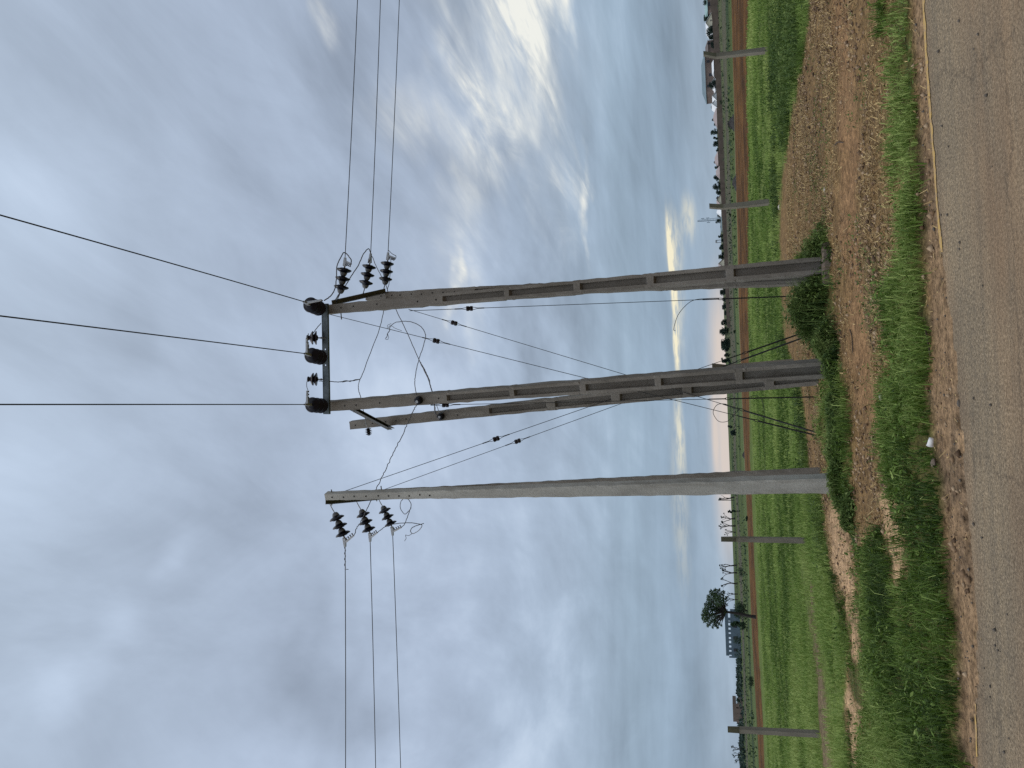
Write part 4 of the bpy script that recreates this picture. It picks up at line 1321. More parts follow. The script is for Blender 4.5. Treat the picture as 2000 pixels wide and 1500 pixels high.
def bare_tree(label, Xt, Yc, w_px, d, seed, tufts=6, group="sparse bare trees on the left skyline"):
    rnd = random.Random(seed)
    b_ = P(horizon_x(Yc) + 2, Yc, d); b_.z = gz_at(b_)
    H = P(Xt, Yc, d).z - b_.z
    W = pxw(w_px, b_)
    t_ = thing("bare_tree", label, "tree", b_, group)
    mb = MB(); tips = []
    r0 = H * 0.052
    fork = b_ + Vector((rnd.gauss(0, .04) * H, 0, H * rnd.uniform(0.28, 0.4)))
    mb.tube([b_ - Vector((0, 0, .3)), b_.lerp(fork, .5) + Vector((rnd.gauss(0, .02) * H, 0, 0)), fork], [r0 * 1.2, r0, r0 * .85], 6)

    def grow(p_, dr, L, r_, lv):
        m_ = p_ + dr * (L * .5) + Vector((rnd.gauss(0, .06), rnd.gauss(0, .06), rnd.gauss(0, .03))) * L
        q = p_ + dr * L + Vector((0, 0, L * .12))
        mb.tube([p_, m_, q], [r_, r_ * .8, r_ * .55], 5)
        if lv == 0:
            tips.append(q); return
        for _ in range(2 if lv > 1 else rnd.choice((1, 2, 2))):
            nd_ = (dr + Vector((rnd.gauss(0, .55), rnd.gauss(0, .55), rnd.gauss(0.05, .35)))).normalized()
            grow(q, nd_, L * rnd.uniform(.55, .8), r_ * .6, lv - 1)
    for sg in (-1, 1, rnd.choice((-0.3, 0.4))):
        dr = Vector((sg * rnd.uniform(.45, .95) * W / H * 1.3, rnd.gauss(0, .35), 1)).normalized()
        grow(fork, dr, H * rnd.uniform(.24, .33), r0 * .62, 2)
    mb.build("trunk", M_BARK, t_)
    if tufts and tips:
        rnd.shuffle(tips)
        cl = np.array([(q.x, q.y, q.z, H * 0.05) for q in tips[:tufts]])
        V, fl, ct, tt = leaf_cloud(cl, 26 * len(cl), 0.035 * H, 0.3)
        link(bpy.data.objects.new("crown", fast_mesh("crown", V - np.array(b_), fl, ct, M_LEAF_FAR, tt)), t_)


DW = 205.0
right_trees = [
    # Xt, Y, width px, label
    (1372, 4, 15, "dark tree at the far right edge behind the green roofed house"),
    (1374, 31, 21, "broad dark tree rising between the green roofed house and the cream gable"),
    (1379, 60, 20, "conical dark tree in front of the cream gable house"),
    (1384, 71, 12, "spiky small tree between the cream gable house and the brown house"),
    (1388, 84, 17, "low bushy tree hiding the foot of the brown roofed house"),
    (1384, 164, 17, "dark tree against the wall of the big blue roofed house, above the white tent roof"),
    (1385, 187, 8, "thin small tree just left of the big blue roofed house"),
    (1388, 207, 11, "small tree peeping over the pair of white gables"),
    (1390, 232, 6, "tiny tree standing alone left of the pair of white gables"),
    (1394, 241, 10, "small rounded tree between the pale pyramid roof and the first tall tree"),
    (1386, 256, 13, "tall ragged tree with a spiky top in the right skyline"),
    (1392, 268, 7, "thin tree between the ragged tree and the very dark round tree"),
    (1392, 280, 13, "very dark compact round tree in the right skyline"),
    (1398, 292, 7, "tiny ragged tree left of the very dark round tree"),
    (1394, 315, 5, "slim tree on the ridge of the pinkish roof"),
    (1395, 325, 9, "squat tree left of the pinkish roofed house"),
    (1393, 344, 12, "first tree of the tallest clump left of the pinkish roofs"),
    (1391, 361, 16, "tallest tree of the big dark clump right of the second fence post"),
    (1398, 375, 11, "lower left shoulder tree of the big dark clump"),
    (1398, 385, 5, "thin lollipop tree above the cream gable near the second fence post"),
    (1400, 420, 8, "split crowned tree just left of the second fence post"),
    (1396, 431, 9, "triangular tree at the foot of the mast"),
    (1407, 443, 7, "low small tree left of the mast"),
    (1401, 460, 8, "small leaning tree between the mast and the water tower"),
    (1408, 469, 9, "low tree at the foot of the water tower"),
    (1404, 482, 12, "pointed tree just left of the water tower"),
    (1403, 500, 14, "dome shaped dark tree right of the right pole pair"),
    (1407, 513, 6, "small pale tree over the cream gable beside the right pole pair"),
    (1406, 569, 15, "round dark tree between the right pole and its upright guy wire"),
    (1410, 584, 9, "low tree hidden by the upright guy wire"),
    (1410, 597, 14, "bushy tree just left of the upright guy wire"),
    (1414, 612, 11, "low hedge like tree between the upright guy and the two lobed trees"),
    (1408, 630, 12, "two lobed tree with a raised right tuft"),
    (1405, 646, 16, "taller knobbly tree with a small top tuft, right of the dome tree"),
    (1408, 672, 25, "largest dome shaped tree right of the middle poles"),
    (1414, 693, 7, "tiny tree between the dome tree and the middle poles"),
    (1408, 703, 13, "small ragged tree nearest to the middle front pole"),
]
for i, (Xt, Yc, wpx, lb) in enumerate(right_trees):
    dd = DW + 9 + (i % 5) * 3
    if "front" in lb or "foot of the brown" in lb or "against the wall" in lb or "spiky small" in lb:
        dd = DW + 1.5
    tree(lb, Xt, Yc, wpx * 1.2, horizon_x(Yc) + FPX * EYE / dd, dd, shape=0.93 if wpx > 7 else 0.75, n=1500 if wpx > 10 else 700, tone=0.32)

tree("dark bushy tree low in the green right of the grey pole", 1426, 845, 12, 1438, 150, n=700, shape=0.8, group="trees in the far green")
tree("small dark tree just above the bushy one right of the grey pole", 1421, 834, 8, 1430, 230, n=420, shape=0.9, group="trees in the far green")
tree("small dark forked tree low in the green just left of the grey pole", 1421, 999, 8, 1438, 150, n=360, shape=0.7, sparse=True, group="trees in the far green")
bare_specs = [(1403, 971, 6, "bare spindly tree nearest to the grey pole"), (1406, 1013, 14, "bare tree with a long right branch, right of the near left fence post"),
              (1405, 1027, 13, "bare candelabra tree second right of the near left fence post"), (1415, 1040, 9, "stubby bare tree right beside the near left fence post"),
              (1409, 1104, 9, "bare tree with two tufts, first left of the near left fence post"), (1407, 1119, 12, "bare wide branching tree, second left of the near left fence post"),
              (1409, 1140, 11, "bare V shaped tree right of the big leafy tree"), (1421, 1171, 6, "small bare tree under the right side of the leafy tree crown"), (1417, 1160, 6, "thin bare sapling at the right edge of the leafy tree crown"),
              (1428, 1464, 9, "bare tufted tree near the far left edge"), (1431, 1474, 7, "thin bare tree between the tufted one and the left edge"), (1433, 1484, 8, "bare leaning tree closest to the left edge")]
for i, (Xt, Yc, wpx, lb) in enumerate(bare_specs):
    bare_tree(lb, Xt, Yc, wpx, 260, 40 + i, tufts=5 + i % 4)

# the leafy tree on the left, near the ploughed strip
b_ = G(1478, 1206); DT = b_.y
t_ = thing("leafy_tree", "the one big leafy tree, with a leaning dark trunk and drooping left side", "tree", b_)
cl = []
for Xq, Yq, rp in ((1384, 1190, 12), (1378, 1200, 11), (1392, 1172, 14), (1400, 1160, 11), (1404, 1172, 14), (1396, 1188, 14), (1408, 1184, 11), (1390, 1206, 12), (1384, 1216, 8), (1397, 1215, 9), (1413, 1172, 9), (1378, 1208, 8), (1416, 1194, 7), (1392, 1162, 9), (1386, 1178, 10), (1402, 1204, 9), (1404, 1218, 5), (1411, 1160, 6), (1376, 1193, 7), (1371, 1201, 4), (1375, 1213, 4), (1382, 1223, 4), (1392, 1224, 4), (1402, 1226, 3.5), (1383, 1166, 5), (1388, 1156, 5), (1396, 1151, 4), (1405, 1152, 4), (1413, 1156, 4), (1419, 1168, 4), (1420, 1182, 4), (1378, 1182, 5), (1409, 1221, 3), (1372, 1208, 3), (1398, 1222, 3)):
    q = P(Xq, Yq, DT + random.uniform(-1.0, 1.0)); cl.append((q.x, q.y, q.z, pxw(rp, q)))
cl = np.array(cl)
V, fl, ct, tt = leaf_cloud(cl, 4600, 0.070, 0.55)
# thin feathery twigs at the outline
link(bpy.data.objects.new("crown", fast_mesh("crown", V - np.array(b_), fl, ct, M_LEAF, tt)), t_)
mb = MB()
fk = P(1418, 1195, DT)
mb.tube([b_ - Vector((0, 0, .2)), P(1462, 1203, DT), P(1440, 1198, DT), fk], [0.16, 0.13, 0.11, 0.09], 8)
for c in cl:
    e_ = Vector(c[:3])
    mb.tube([fk, fk.lerp(e_, .5) + Vector((random.gauss(0, .1), random.gauss(0, .1), 0.1)), e_], [0.06, 0.04, 0.012], 5)
mb.build("trunk", M_BARK, t_)


def bush(label, Xt, Yc, w_px, Xb, mat=M_BUSH, tone=0.4, n=700, name="bush", group="bushes in the fields"):
    b_ = G(Xb, Yc) if Xb > horizon_x(Yc) + 6 else P(Xb, Yc, 230)
    b_.z = gz_at(b_)
    H = max(P(Xt, Yc, b_.y).z - b_.z, 0.25); W = pxw(w_px, b_)
    t_ = thing(name, label, "bush", b_, group)
    cl = np.array([(b_.x + random.uniform(-.4, .4) * W, b_.y + random.uniform(-.3, .3) * W, b_.z + H * random.uniform(.25, .7), min(W * .28, H * .42)) for _ in range(10)])
    V, fl, ct, tt = leaf_cloud(cl, n, max(0.05, W * 0.03), tone)
    V = V - np.array(b_); V[:, 2] = np.clip(V[:, 2], 0.0, H)
    link(bpy.data.objects.new("foliage", fast_mesh("foliage", V, fl, ct, mat, tt)), t_)
    mb = MB()
    for c in cl[:5]:
        mb.tube([b_ - Vector((0, 0, .05)), Vector(c[:3])], [H * .02 + .01, 0.006], 5)
    mb.build("stem", M_BARK, t_)


bush("big dark bush under the leafy tree, right of its trunk", 1427, 1193, 34, 1461, n=3200, tone=0.1)
tree("small rounded tree in front of the right end of the slate blue block", 1424, 1219, 11, 1436, 110, n=700, shape=0.9, group="trees in the far green", mat=M_BUSH, tone=0.4)
bush("dark scrub bush hiding the foot of the slate blue block", 1429, 1248, 20, 1440, n=900, tone=0.3)
bush("low scrub bush at the left end of the slate blue block", 1431, 1279, 16, 1441, n=700, tone=0.3)
bush("rounded bush on a red bank beyond the ploughed strip", 1440, 1119, 20, 1457, n=900, tone=0.3)
bush("dark bush left of the leafy tree trunk", 1437, 1225, 12, 1462, n=800, tone=0.3)
bush("low green bush at the edge of the ploughed strip, left of the leafy tree", 1459, 1330, 20, 1473, n=800, tone=0.5)
bush("small dark bush near the wall, right of the white gables", 1404, 199, 9, 1413, n=500, tone=0.25)
bush("small dark bush at the field road left of the mast", 1423, 419, 7, 1429, n=400, tone=0.25)
bush("small dark bush beyond the ploughed strip, right of the middle poles", 1431, 648, 7, 1438, n=400, tone=0.25)
bush("round dark bush low in front of the big tree clump", 1403, 365, 10, 1416, n=600, tone=0.2)
bush("low bush on the far left side beyond the ploughed strip", 1455, 1013, 9, 1462, n=400, tone=0.3)


# dark heaps beyond the ploughed strip
def heap(label, Xt, Yc, w_px, Xb, seed):
    b_ = G(Xb, Yc); H = P(Xt, Yc, b_.y).z; W = pxw(w_px, b_)
    rnd = random.Random(seed)
    V = []; Fc = []; nn = 26; rr_ = [1.0, .86, .68, .48, .28, .1]
    for i, q in enumerate(rr_):
        for k_ in range(nn):
            a = 6.283 * k_ / nn
            hh = H * (1 - q ** 1.4) * (0.75 + 0.5 * rnd.random())
            V.append(Vector((b_.x + math.cos(a) * q * W / 2 * (0.9 + .2 * rnd.random()), b_.y + math.sin(a) * q * W / 3, max(0, hh) - (0.05 if i == 0 else 0))))
        if i:
            p_ = (i - 1) * nn
            Fc += [(p_ + k_, p_ + (k_ + 1) % nn, p_ + nn + (k_ + 1) % nn, p_ + nn + k_) for k_ in range(nn)]
    Fc.append(tuple(range(len(V) - nn, len(V))))
    return MB().add(V, Fc).solo("soil_heap", simple("dark_heap", (0.035, 0.034, 0.034), 0.95, 0, 0.6, 2.5), label, "heap", "dark heaps beyond the ploughed strip")


heap("larger dark heap beyond the ploughed strip, second from the right fence post", 1423, 240, 36, 1435, 1)
heap("lower dark heap beyond the ploughed strip, in front of the big tree clump", 1431, 357, 38, 1439, 2)
heap("small dark heap beyond the ploughed strip, right of the grey pole", 1450, 889, 18, 1455, 3)

# ------------------------------------------------------------------ far wall and houses
wy = [-60, 0, 40, 100, 150, 200, 250, 300, 350, 400, 450, 500, 550, 600, 640]
wtop = [1383, 1386.5, 1391, 1395, 1397.5, 1400, 1401.5, 1404, 1406.5, 1409, 1412, 1414, 1416, 1418, 1420]
t0 = None
mb = MB()
pts = []
for Yq, Xq in zip(wy, wtop):
    dd = DW
    p_ = P(Xq, Yq, dd); pts.append((Vector((p_.x, dd, -0.2)), Vector((p_.x, dd, p_.z))))
V = []; Fc = []
for lo, hi in pts:
    V += [lo - Vector((0, .12, 0)), hi - Vector((0, .12, 0)), hi + Vector((0, .12, 0)), lo + Vector((0, .12, 0))]
for i in range(len(pts) - 1):
    q = i * 4
    Fc += [(q, q + 4, q + 5, q + 1), (q + 1, q + 5, q + 6, q + 2), (q + 2, q + 6, q + 7, q + 3)]
Fc += [(0, 1, 2, 3), tuple(range(len(V) - 1, len(V) - 5, -1))]
mb.add(V, Fc)
mb.solo("boundary_wall", M_MUD, "long brown mud block wall running across the right background", "wall")


def gable_house(label, Y0, Y1, Xeave, Xridge, d, depth, wall, roof, windows=(), end_on=False, name="house", Xroof2=None, base_z=0.0, hip=0.0, over=0.25):
    """Y0..Y1 = photo extent (right to left); eave and ridge heights from photo X at that distance"""
    Yc = (Y0 + Y1) / 2
    xr = P(Xeave, Y0, d).x; xl = P(Xeave, Y1, d).x
    he = P(Xeave, Yc, d).z; hr = P(Xridge, Yc, d).z
    he = max(he, 1.2); hr = max(hr, he + 0.2)
    c = Vector(((xl + xr) / 2, d, 0)); w = xr - xl
    t_ = thing(name, label, "house", c, "houses behind the far wall")
    D = depth
    wb_ = MB()
    if end_on:      # gable faces the camera
        V = [Vector((xl, d, -0.2)), Vector((xr, d, -0.2)), Vector((xr, d, he)), Vector((c.x, d, hr)), Vector((xl, d, he))]
        V2 = [v + Vector((0, D, 0)) for v in V]
        wb_.add(V + V2, [(0, 1, 2, 3, 4), (9, 8, 7, 6, 5), (1, 6, 7, 2), (0, 4, 9, 5)])
        wb_.build("wall", wall, t_)
        rb = MB(); th = 0.09
        for sx, xa in ((-1, xl), (1, xr)):
            e0 = Vector((xa + sx * over, d - over, he - 0.08)); r0 = Vector((c.x, d - over, hr + 0.02))
            rb.add([e0, r0, r0 + Vector((0, D + 2 * over, 0)), e0 + Vector((0, D + 2 * over, 0)),
                    e0 + Vector((0, 0, th)), r0 + Vector((0, 0, th)), r0 + Vector((0, D + 2 * over, th)), e0 + Vector((0, D + 2 * over, th))],
                   [(0, 1, 2, 3), (7, 6, 5, 4), (0, 4, 5, 1), (1, 5, 6, 2), (2, 6, 7, 3), (3, 7, 4, 0)])
        rb.build("roof", roof, t_)
    else:
        wb_.box((c.x, d + D / 2, he / 2 - 0.1), w / 2, D / 2, he / 2 + 0.1)
        wb_.build("wall", wall, t_)
        rb = MB()
        o = over
        V = [Vector((xl - o, d - o, he)), Vector((xr + o, d - o, he)), Vector((xr + o, d + D + o, he)), Vector((xl - o, d + D + o, he)),
             Vector((xl - o + hip * w, d + D / 2, hr)), Vector((xr + o - hip * w, d + D / 2, hr))]
        V = [v + Vector((0, 0, 0.003)) for v in V]
        rb.add(V, [(0, 1, 5, 4), (1, 2, 5), (2, 3, 4, 5), (3, 0, 4), (3, 2, 1, 0)])
        rb.build("roof", roof, t_)
    for (Yw, Xw, ww, hh) in windows:
        p_ = P(Xw, Yw, d)
        f = MB().box((p_.x, d - 0.03, p_.z), ww / 2, 0.03, hh / 2).build("window", M_WINDOW, t_)
        MB().box((p_.x, d - 0.07, p_.z - hh / 2 - 0.06), ww / 2 + .1, 0.06, 0.05).build("sill", wall, f)
    return t_


hd = DW + 4
gable_house("house with a pale green roof and white columns at the far right edge", -40, 20, 1381, 1375, hd + 4, 7, M_MUD2, M_GREENROOF, [(8, 1384.5, 1.0, 0.9), (-6, 1384.5, 1.0, 0.9)])
gable_house("cream house with a wide gable and a dark doorway, behind the conical tree", 24, 63, 1391, 1378.5, hd, 7, M_CREAM, M_WHITE, [(53, 1389.6, 0.6, 0.55), (40, 1388.5, 0.35, 0.35)], True)
gable_house("brown house with a dark peaked roof right of the big blue roofed house", 79, 102, 1383, 1377, hd + 1, 6, M_MUD2, M_BROWNROOF, [(85, 1384.5, 0.5, 0.8)], hip=0.25)
gable_house("big two storey brown house with a blue grey roof and a pale gable end", 103, 181, 1377.5, 1369.5, hd + 3, 9, M_MUD2, M_BLUEROOF, [(120, 1383, .7, .8), (146, 1388, .8, .9), (168, 1384, .7, .8)], hip=0.16)
gable_house("small white roof just in front of the big blue roofed house", 119, 138, 1394, 1390, hd - 1.5, 4, M_MUD2, M_WHITE)
gable_house("white tent shaped roof at the left end of the big blue roofed house", 153, 169, 1396, 1389.5, hd - 1, 5, M_WHITE, M_WHITE, (), True)
gable_house("right one of the pair of white gables behind the wall", 180, 194, 1399, 1391.5, hd - 0.5, 5, M_WHITE, M_WHITE, (), True)
gable_house("left one of the pair of white gables behind the wall", 193.5, 209, 1400, 1390.5, hd + 0.5, 5, M_WHITE, M_WHITE, (), True)
gable_house("cream house with a low pyramid roof left of the white gables", 210, 236, 1400, 1392.5, hd + 1, 6, M_CREAM, M_PINKROOF, (), hip=0.42)
gable_house("pinkish roofed house right of the big dark tree clump", 297, 316, 1402.5, 1395.5, hd + 1, 6, M_MUD2, M_PINKROOF, (), hip=0.3)
gable_house("small house with a steep pinkish roof beside the tree clump", 326, 339, 1405.5, 1398, hd + 0.4, 5, M_CREAM, M_PINKROOF, (), hip=0.3)
gable_house("cream gable right of the second fence post", 381, 399, 1408, 1400, hd + 1, 5, M_CREAM, M_PINKROOF, (), True)
gable_house("cream pyramid roofed hut left of the second fence post", 404, 417, 1408.5, 1399.5, hd + 1.5, 4, M_CREAM, M_WHITE, (), hip=0.48)
gable_house("low blue grey shed left of the mast", 424, 447, 1413, 1409.5, hd + 0.2, 5, M_CREAM, M_BLUEROOF)
gable_house("cream gable beside the right pole pair", 507, 521, 1415, 1403.5, hd + 1, 5, M_CREAM, M_PINKROOF, (), True)

# left: slate blue unfinished block and brown ruin
def open_block(label, Y0, Y1, Xtop, d, depth, wall, n_open, name, lo_f=0.64, hi_f=0.80, pier=0.16):
    xr = P(1430, Y0, d).x; xl = P(1430, Y1, d).x
    zt = P(Xtop, (Y0 + Y1) / 2, d).z; z0 = gz_at(Vector(((xl + xr) / 2, d, 0)))
    t_ = thing(name, label, "house", ((xl + xr) / 2, d, z0))
    w = xr - xl; H = zt - z0
    wb_ = MB()
    lo = H * lo_f; hi = H * hi_f
    wb_.box(((xl + xr) / 2, d + depth / 2, z0 + lo / 2 - 0.2), w / 2, depth / 2, lo / 2 + 0.2)
    cell = w / n_open
    for i in range(n_open + 1):
        x_ = xl + i * cell
        pw_ = cell * pier * (1 + (i * 7 % 4) * .35)
        wb_.box((min(max(x_, xl + pw_), xr - pw_), d + 0.15, z0 + (lo + hi) / 2), pw_, 0.15, (hi - lo) / 2)
    wb_.build("wall", wall, t_)
    MB().box(((xl + xr) / 2 + w * 0.02, d + depth / 2, z0 + (hi + H) / 2), w / 2 * 0.94, depth / 2, (H - hi) / 2).build("parapet", wall, t_)
    for i in range(3):
        MB().box((xl + w * (0.2 + 0.3 * i), d - 0.03, z0 + lo * 0.55), w * 0.04, 0.03, lo * 0.22).build("window", M_WINDOW, t_)
    return t_


open_block("unfinished slate blue block with open upper bays left of the leafy tree", 1207, 1285, 1417, 235, 9, M_BLUEWALL, 9, "unfinished_building")
open_block("low brown ruin with window holes near the left fence post", 1374, 1411, 1431.5, 240, 6, M_MUD2, 3, "ruined_house", 0.42, 0.66, 0.26)

# mast and water tower, far away
d = 700
b_ = P(horizon_x(428), 428, d); b_.z = 0
H = P(1362, 427, d).z
t_ = thing("lattice_mast", "thin pale lattice mast far away left of the second fence post", "mast", b_)
mb = MB()
for k_ in range(3):
    a = 2.1 * k_
    o_ = Vector((math.cos(a), math.sin(a), 0))
    mb.tube([b_ + o_ * 1.5, b_ + o_ * 0.7 + Vector((0, 0, H))], 0.16, 5)
nb = 16
for i in range(nb):
    f0, f1 = i / nb, (i + 1) / nb
    for k_ in range(3):
        a = 2.1 * k_; a2 = 2.1 * ((k_ + 1) % 3)
        mb.tube([b_ + Vector((math.cos(a), math.sin(a), 0)) * (1.5 - .8 * f0) + Vector((0, 0, H * f0)), b_ + Vector((math.cos(a2), math.sin(a2), 0)) * (1.5 - .8 * f1) + Vector((0, 0, H * f1))], 0.09, 4)
mb.build("lattice", M_MAST, t_)
for f, sd_ in ((0.78, 1), (0.58, 1), (0.55, -1)):
    c_ = b_ + Vector((sd_ * 2.0, 0, H * f))
    MB().tube([b_ + Vector((0, 0, H * f)), c_], 0.1, 5).tube([c_ - Vector((0, 0, 1.4)), c_ + Vector((0, 0, 1.4))], 0.28, 6).build("antenna", M_MAST, t_)
d = 480
b_ = P(horizon_x(471), 471, d); b_.z = 0
Hb = P(1400.5, 471, d).z; Ht = P(1397.5, 471, d).z
t_ = thing("water_tower", "small grey water tank on stilts far away right of the right pole pair", "water tower", b_)
MB().lathe([(0.92, Hb), (0.95, Hb + 0.1), (0.95, Ht - 0.1), (0.6, Ht + .15)], Matrix.Translation(b_), 16).build("tank", M_TANK, t_)
for sx, sy in ((-1, -1), (1, -1), (1, 1), (-1, 1)):
    MB().tube([b_ + Vector((sx * .75, sy * .75, 0)), b_ + Vector((sx * .7, sy * .7, Hb))], 0.10, 5).build("leg", M_TANK, t_)
# pole on the left skyline
b_ = P(horizon_x(977), 977, 260); b_.z = gz_at(b_)
MB().tube([b_, Vector((b_.x, b_.y, P(1403.5, 977, 260).z))], 0.12, 6).solo("distant_pole", M_BARK, "thin distant pole beside the bare spindly tree next to the grey pole", "pole")

# low scrub along the left horizon
az = rng.uniform(-0.52, -0.315, 3400)
rr = rng.uniform(230, 420, len(az))
x = rr * np.sin(az); y = rr * np.cos(az)
zz_ = ground_z(x, y) + rng.random(len(x)) ** 1.8 * (0.4 + 1.0 * vnoise(az * 130, az * 0)) 
V, fl, ct, tt = leaves(np.stack([x, y, zz_], -1), 0.35 + 0.5 * rng.random(len(x)), np.clip(0.3 + rng.normal(size=len(x)) * 0.2, 0, 1), 0.1)
stuff_mesh("distant_scrub", [(V, fl, ct, tt)], M_LEAF_FAR, "low dark scrub along the left horizon")
# clumps of scrub across the far green
n = 9000
rr = 60 * (300 / 60) ** rng.random(n); az = rng.uniform(-0.56, 0.54, n)
x = rr * np.sin(az); y = rr * np.cos(az)
zq = zones(x, y)
kp = (zq['far'] > 0.9) & (fbm(x * 0.10, y * 0.05, 3) > 0.50)
x, y, rr = x[kp], y[kp], rr[kp]
zz_ = ground_z(x, y) + rng.random(len(x)) * 0.28
V, fl, ct, tt = leaves(np.stack([x, y, zz_], -1), 0.10 + 0.0016 * rr * rng.random(len(x)), np.clip(0.45 + rng.normal(size=len(x)) * 0.25, 0, 1), 0.3)
stuff_mesh("far_scrub", [(V, fl, ct, tt)], M_BUSH, "low scrub dotted over the far green beyond the ploughed strip")

# ------------------------------------------------------------------ small things on the ground
p_ = G(1834, 864, 0.03); p_.z = gz_at(p_) + 0.03
t_ = thing("paper_cup", "crumpled white paper cup lying in the grass at the road edge", "cup", p_, None)
Mx = axis_matrix(p_ + Vector((0.035, -0.02, 0.045)), Vector((-1, 0.25, 0.15)), 0.60)
MB().lathe([(0.030, 0), (0.033, 0.03), (0.037, 0.07), (0.042, 0.10), (0.044, 0.102), (0.041, 0.098)], Mx, 18).build("cup_body", M_CUP, t_, True)
MB().lathe([(0.043, 0.099), (0.046, 0.101), (0.046, 0.105), (0.043, 0.107)], Mx, 18).build("rim", M_CUP, t_, True)
for lb, pts in (("dark straight stick on the bare soil in front of the middle front pole", [(1712, 647), (1715, 665), (1719, 688)]),
                ("thin pale edged stick in the rut in front of the large weed clump", [(1670, 643), (1674, 660), (1677, 690)]),
                ("short stick fallen at the road edge below the middle poles", [(1823, 640), (1826, 668), (1827, 695)]),
                ("forked twig on the soil right of the plinth", [(1645, 282), (1652, 276), (1660, 277)])):
    q = [G(*a_) for a_ in pts]
    q = [Vector((v.x, v.y, gz_at(v) + 0.012)) for v in q]
    MB().tube(smooth_path(q, 4), [0.007] * (len(smooth_path(q, 4)) - 1) + [0.003], 6).solo("stick", M_STICK, lb, "stick", "sticks on the ground")


def stone(lb, Xq, Yq, s, mat, name="stone", cat="stone"):
    c_ = G(Xq, Yq); c_.z = max(gz_at(c_), 0.0)
    V = []; Fc = []; nn = 9
    for i, (q, zz_) in enumerate(((0.8, -0.2), (1.0, 0.15), (0.8, 0.5), (0.35, 0.72))):
        for k_ in range(nn):
            a = 6.283 * k_ / nn
            V.append(c_ + Vector((math.cos(a) * q * s * random.uniform(.8, 1.2) * 1.3, math.sin(a) * q * s * random.uniform(.8, 1.2), zz_ * s * random.uniform(.85, 1.1))))
        if i:
            p0 = (i - 1) * nn
            Fc += [(p0 + k_, p0 + (k_ + 1) % nn, p0 + nn + (k_ + 1) % nn, p0 + nn + k_) for k_ in range(nn)]
    Fc.append(tuple(range(len(V) - nn, len(V))))
    MB().add(V, Fc).solo(name, mat, lb, cat, "loose stones and lumps")


stone("brown stone half sunk in the grass just left of the white cup", 1838, 904, 0.032, M_PLINTH)
stone("small dark tar lump at the asphalt edge right of the white cup", 1874, 788, 0.022, M_STONE)
stone("small pale stone on the soil by the second fence post", 1527, 404, 0.06, M_PALE)
stone("pale stone in the weeds by the foot of the middle front pole", 1624, 688, 0.07, M_PALE)
stone("pale lump on the verge right of the white cup", 1738, 775, 0.03, M_PALE)
stone("small pale litter lump on the soil in front of the two right fence posts", 1622, 370, 0.035, M_PALE)

# ------------------------------------------------------------------ sky
w = bpy.data.worlds.new("World"); scene.world = w; w.use_nodes = True
nt = w.node_tree
for n_ in list(nt.nodes): nt.nodes.remove(n_)
L_ = nt.links.new


def mth(op, a_, b_=None, c_=None, clamp=False):
    n_ = nt.nodes.new("ShaderNodeMath"); n_.operation = op; n_.use_clamp = clamp
    for i, v in enumerate((a_, b_, c_)):
        if v is None: continue
        if hasattr(v, "links"): L_(v, n_.inputs[i])
        else: n_.inputs[i].default_value = v
    return n_.outputs[0]


def mrange(v, a_, b_, c_=0.0, d_=1.0):
    n_ = nt.nodes.new("ShaderNodeMapRange"); n_.interpolation_type = 'SMOOTHSTEP'
    L_(v, n_.inputs[0])
    for i, q in enumerate((a_, b_, c_, d_)): n_.inputs[i + 1].default_value = q
    return n_.outputs[0]


tc = nt.nodes.new("ShaderNodeTexCoord")
dirv = tc.outputs["Generated"]
sp = nt.nodes.new("ShaderNodeSeparateXYZ"); L_(dirv, sp.inputs[0])
el = mth('MULTIPLY', mth('ARCSINE', sp.outputs[2]), 180 / math.pi)
azn = mth('MULTIPLY', mth('ARCTAN2', sp.outputs[0], sp.outputs[1]), 180 / math.pi)
# position on a flat cloud deck
zc = mth('ADD', mth('MAXIMUM', sp.outputs[2], 0.0), 0.16)
cv = nt.nodes.new("ShaderNodeCombineXYZ")
L_(mth('DIVIDE', sp.outputs[0], zc), cv.inputs[0]); L_(mth('DIVIDE', sp.outputs[1], zc), cv.inputs[1])
deck = cv.outputs[0]


def wnoise(vec, scale, detail, rough, ms=None, rot=0.0, dist=0.0, loc=(0, 0, 0)):
    mp = nt.nodes.new("ShaderNodeMapping"); L_(vec, mp.inputs[0])
    mp.inputs["Rotation"].default_value = (0, 0, rot)
    mp.inputs["Scale"].default_value = ms or (1, 1, 1)
    mp.inputs["Location"].default_value = loc
    n_ = nt.nodes.new("ShaderNodeTexNoise"); L_(mp.outputs[0], n_.inputs[0])
    n_.inputs["Scale"].default_value = scale; n_.inputs["Detail"].default_value = detail
    n_.inputs["Roughness"].default_value = rough; n_.inputs["Distortion"].default_value = dist
    return n_


# warped azimuth / elevation, degrees
ae = nt.nodes.new("ShaderNodeCombineXYZ"); L_(azn, ae.inputs[0]); L_(el, ae.inputs[1])
wn = wnoise(deck, 1.6, 4, 0.6)
ws_ = nt.nodes.new("ShaderNodeVectorMath"); ws_.operation = 'SUBTRACT'; L_(wn.outputs["Color"], ws_.inputs[0]); ws_.inputs[1].default_value = (0.5, 0.5, 0.5)
wm = nt.nodes.new("ShaderNodeVectorMath"); wm.operation = 'MULTIPLY'; L_(ws_.outputs[0], wm.inputs[0])
wamp = mrange(el, 3, 14, 0.0, 1.0)
wa = nt.nodes.new("ShaderNodeCombineXYZ"); L_(mth('MULTIPLY', wamp, 22.0), wa.inputs[0]); L_(mth('MULTIPLY', wamp, 14.0), wa.inputs[1])
L_(wa.outputs[0], wm.inputs[1])
wv_ = nt.nodes.new("ShaderNodeVectorMath"); wv_.operation = 'ADD'; L_(ae.outputs[0], wv_.inputs[0]); L_(wm.outputs[0], wv_.inputs[1])
warped = wv_.outputs[0]


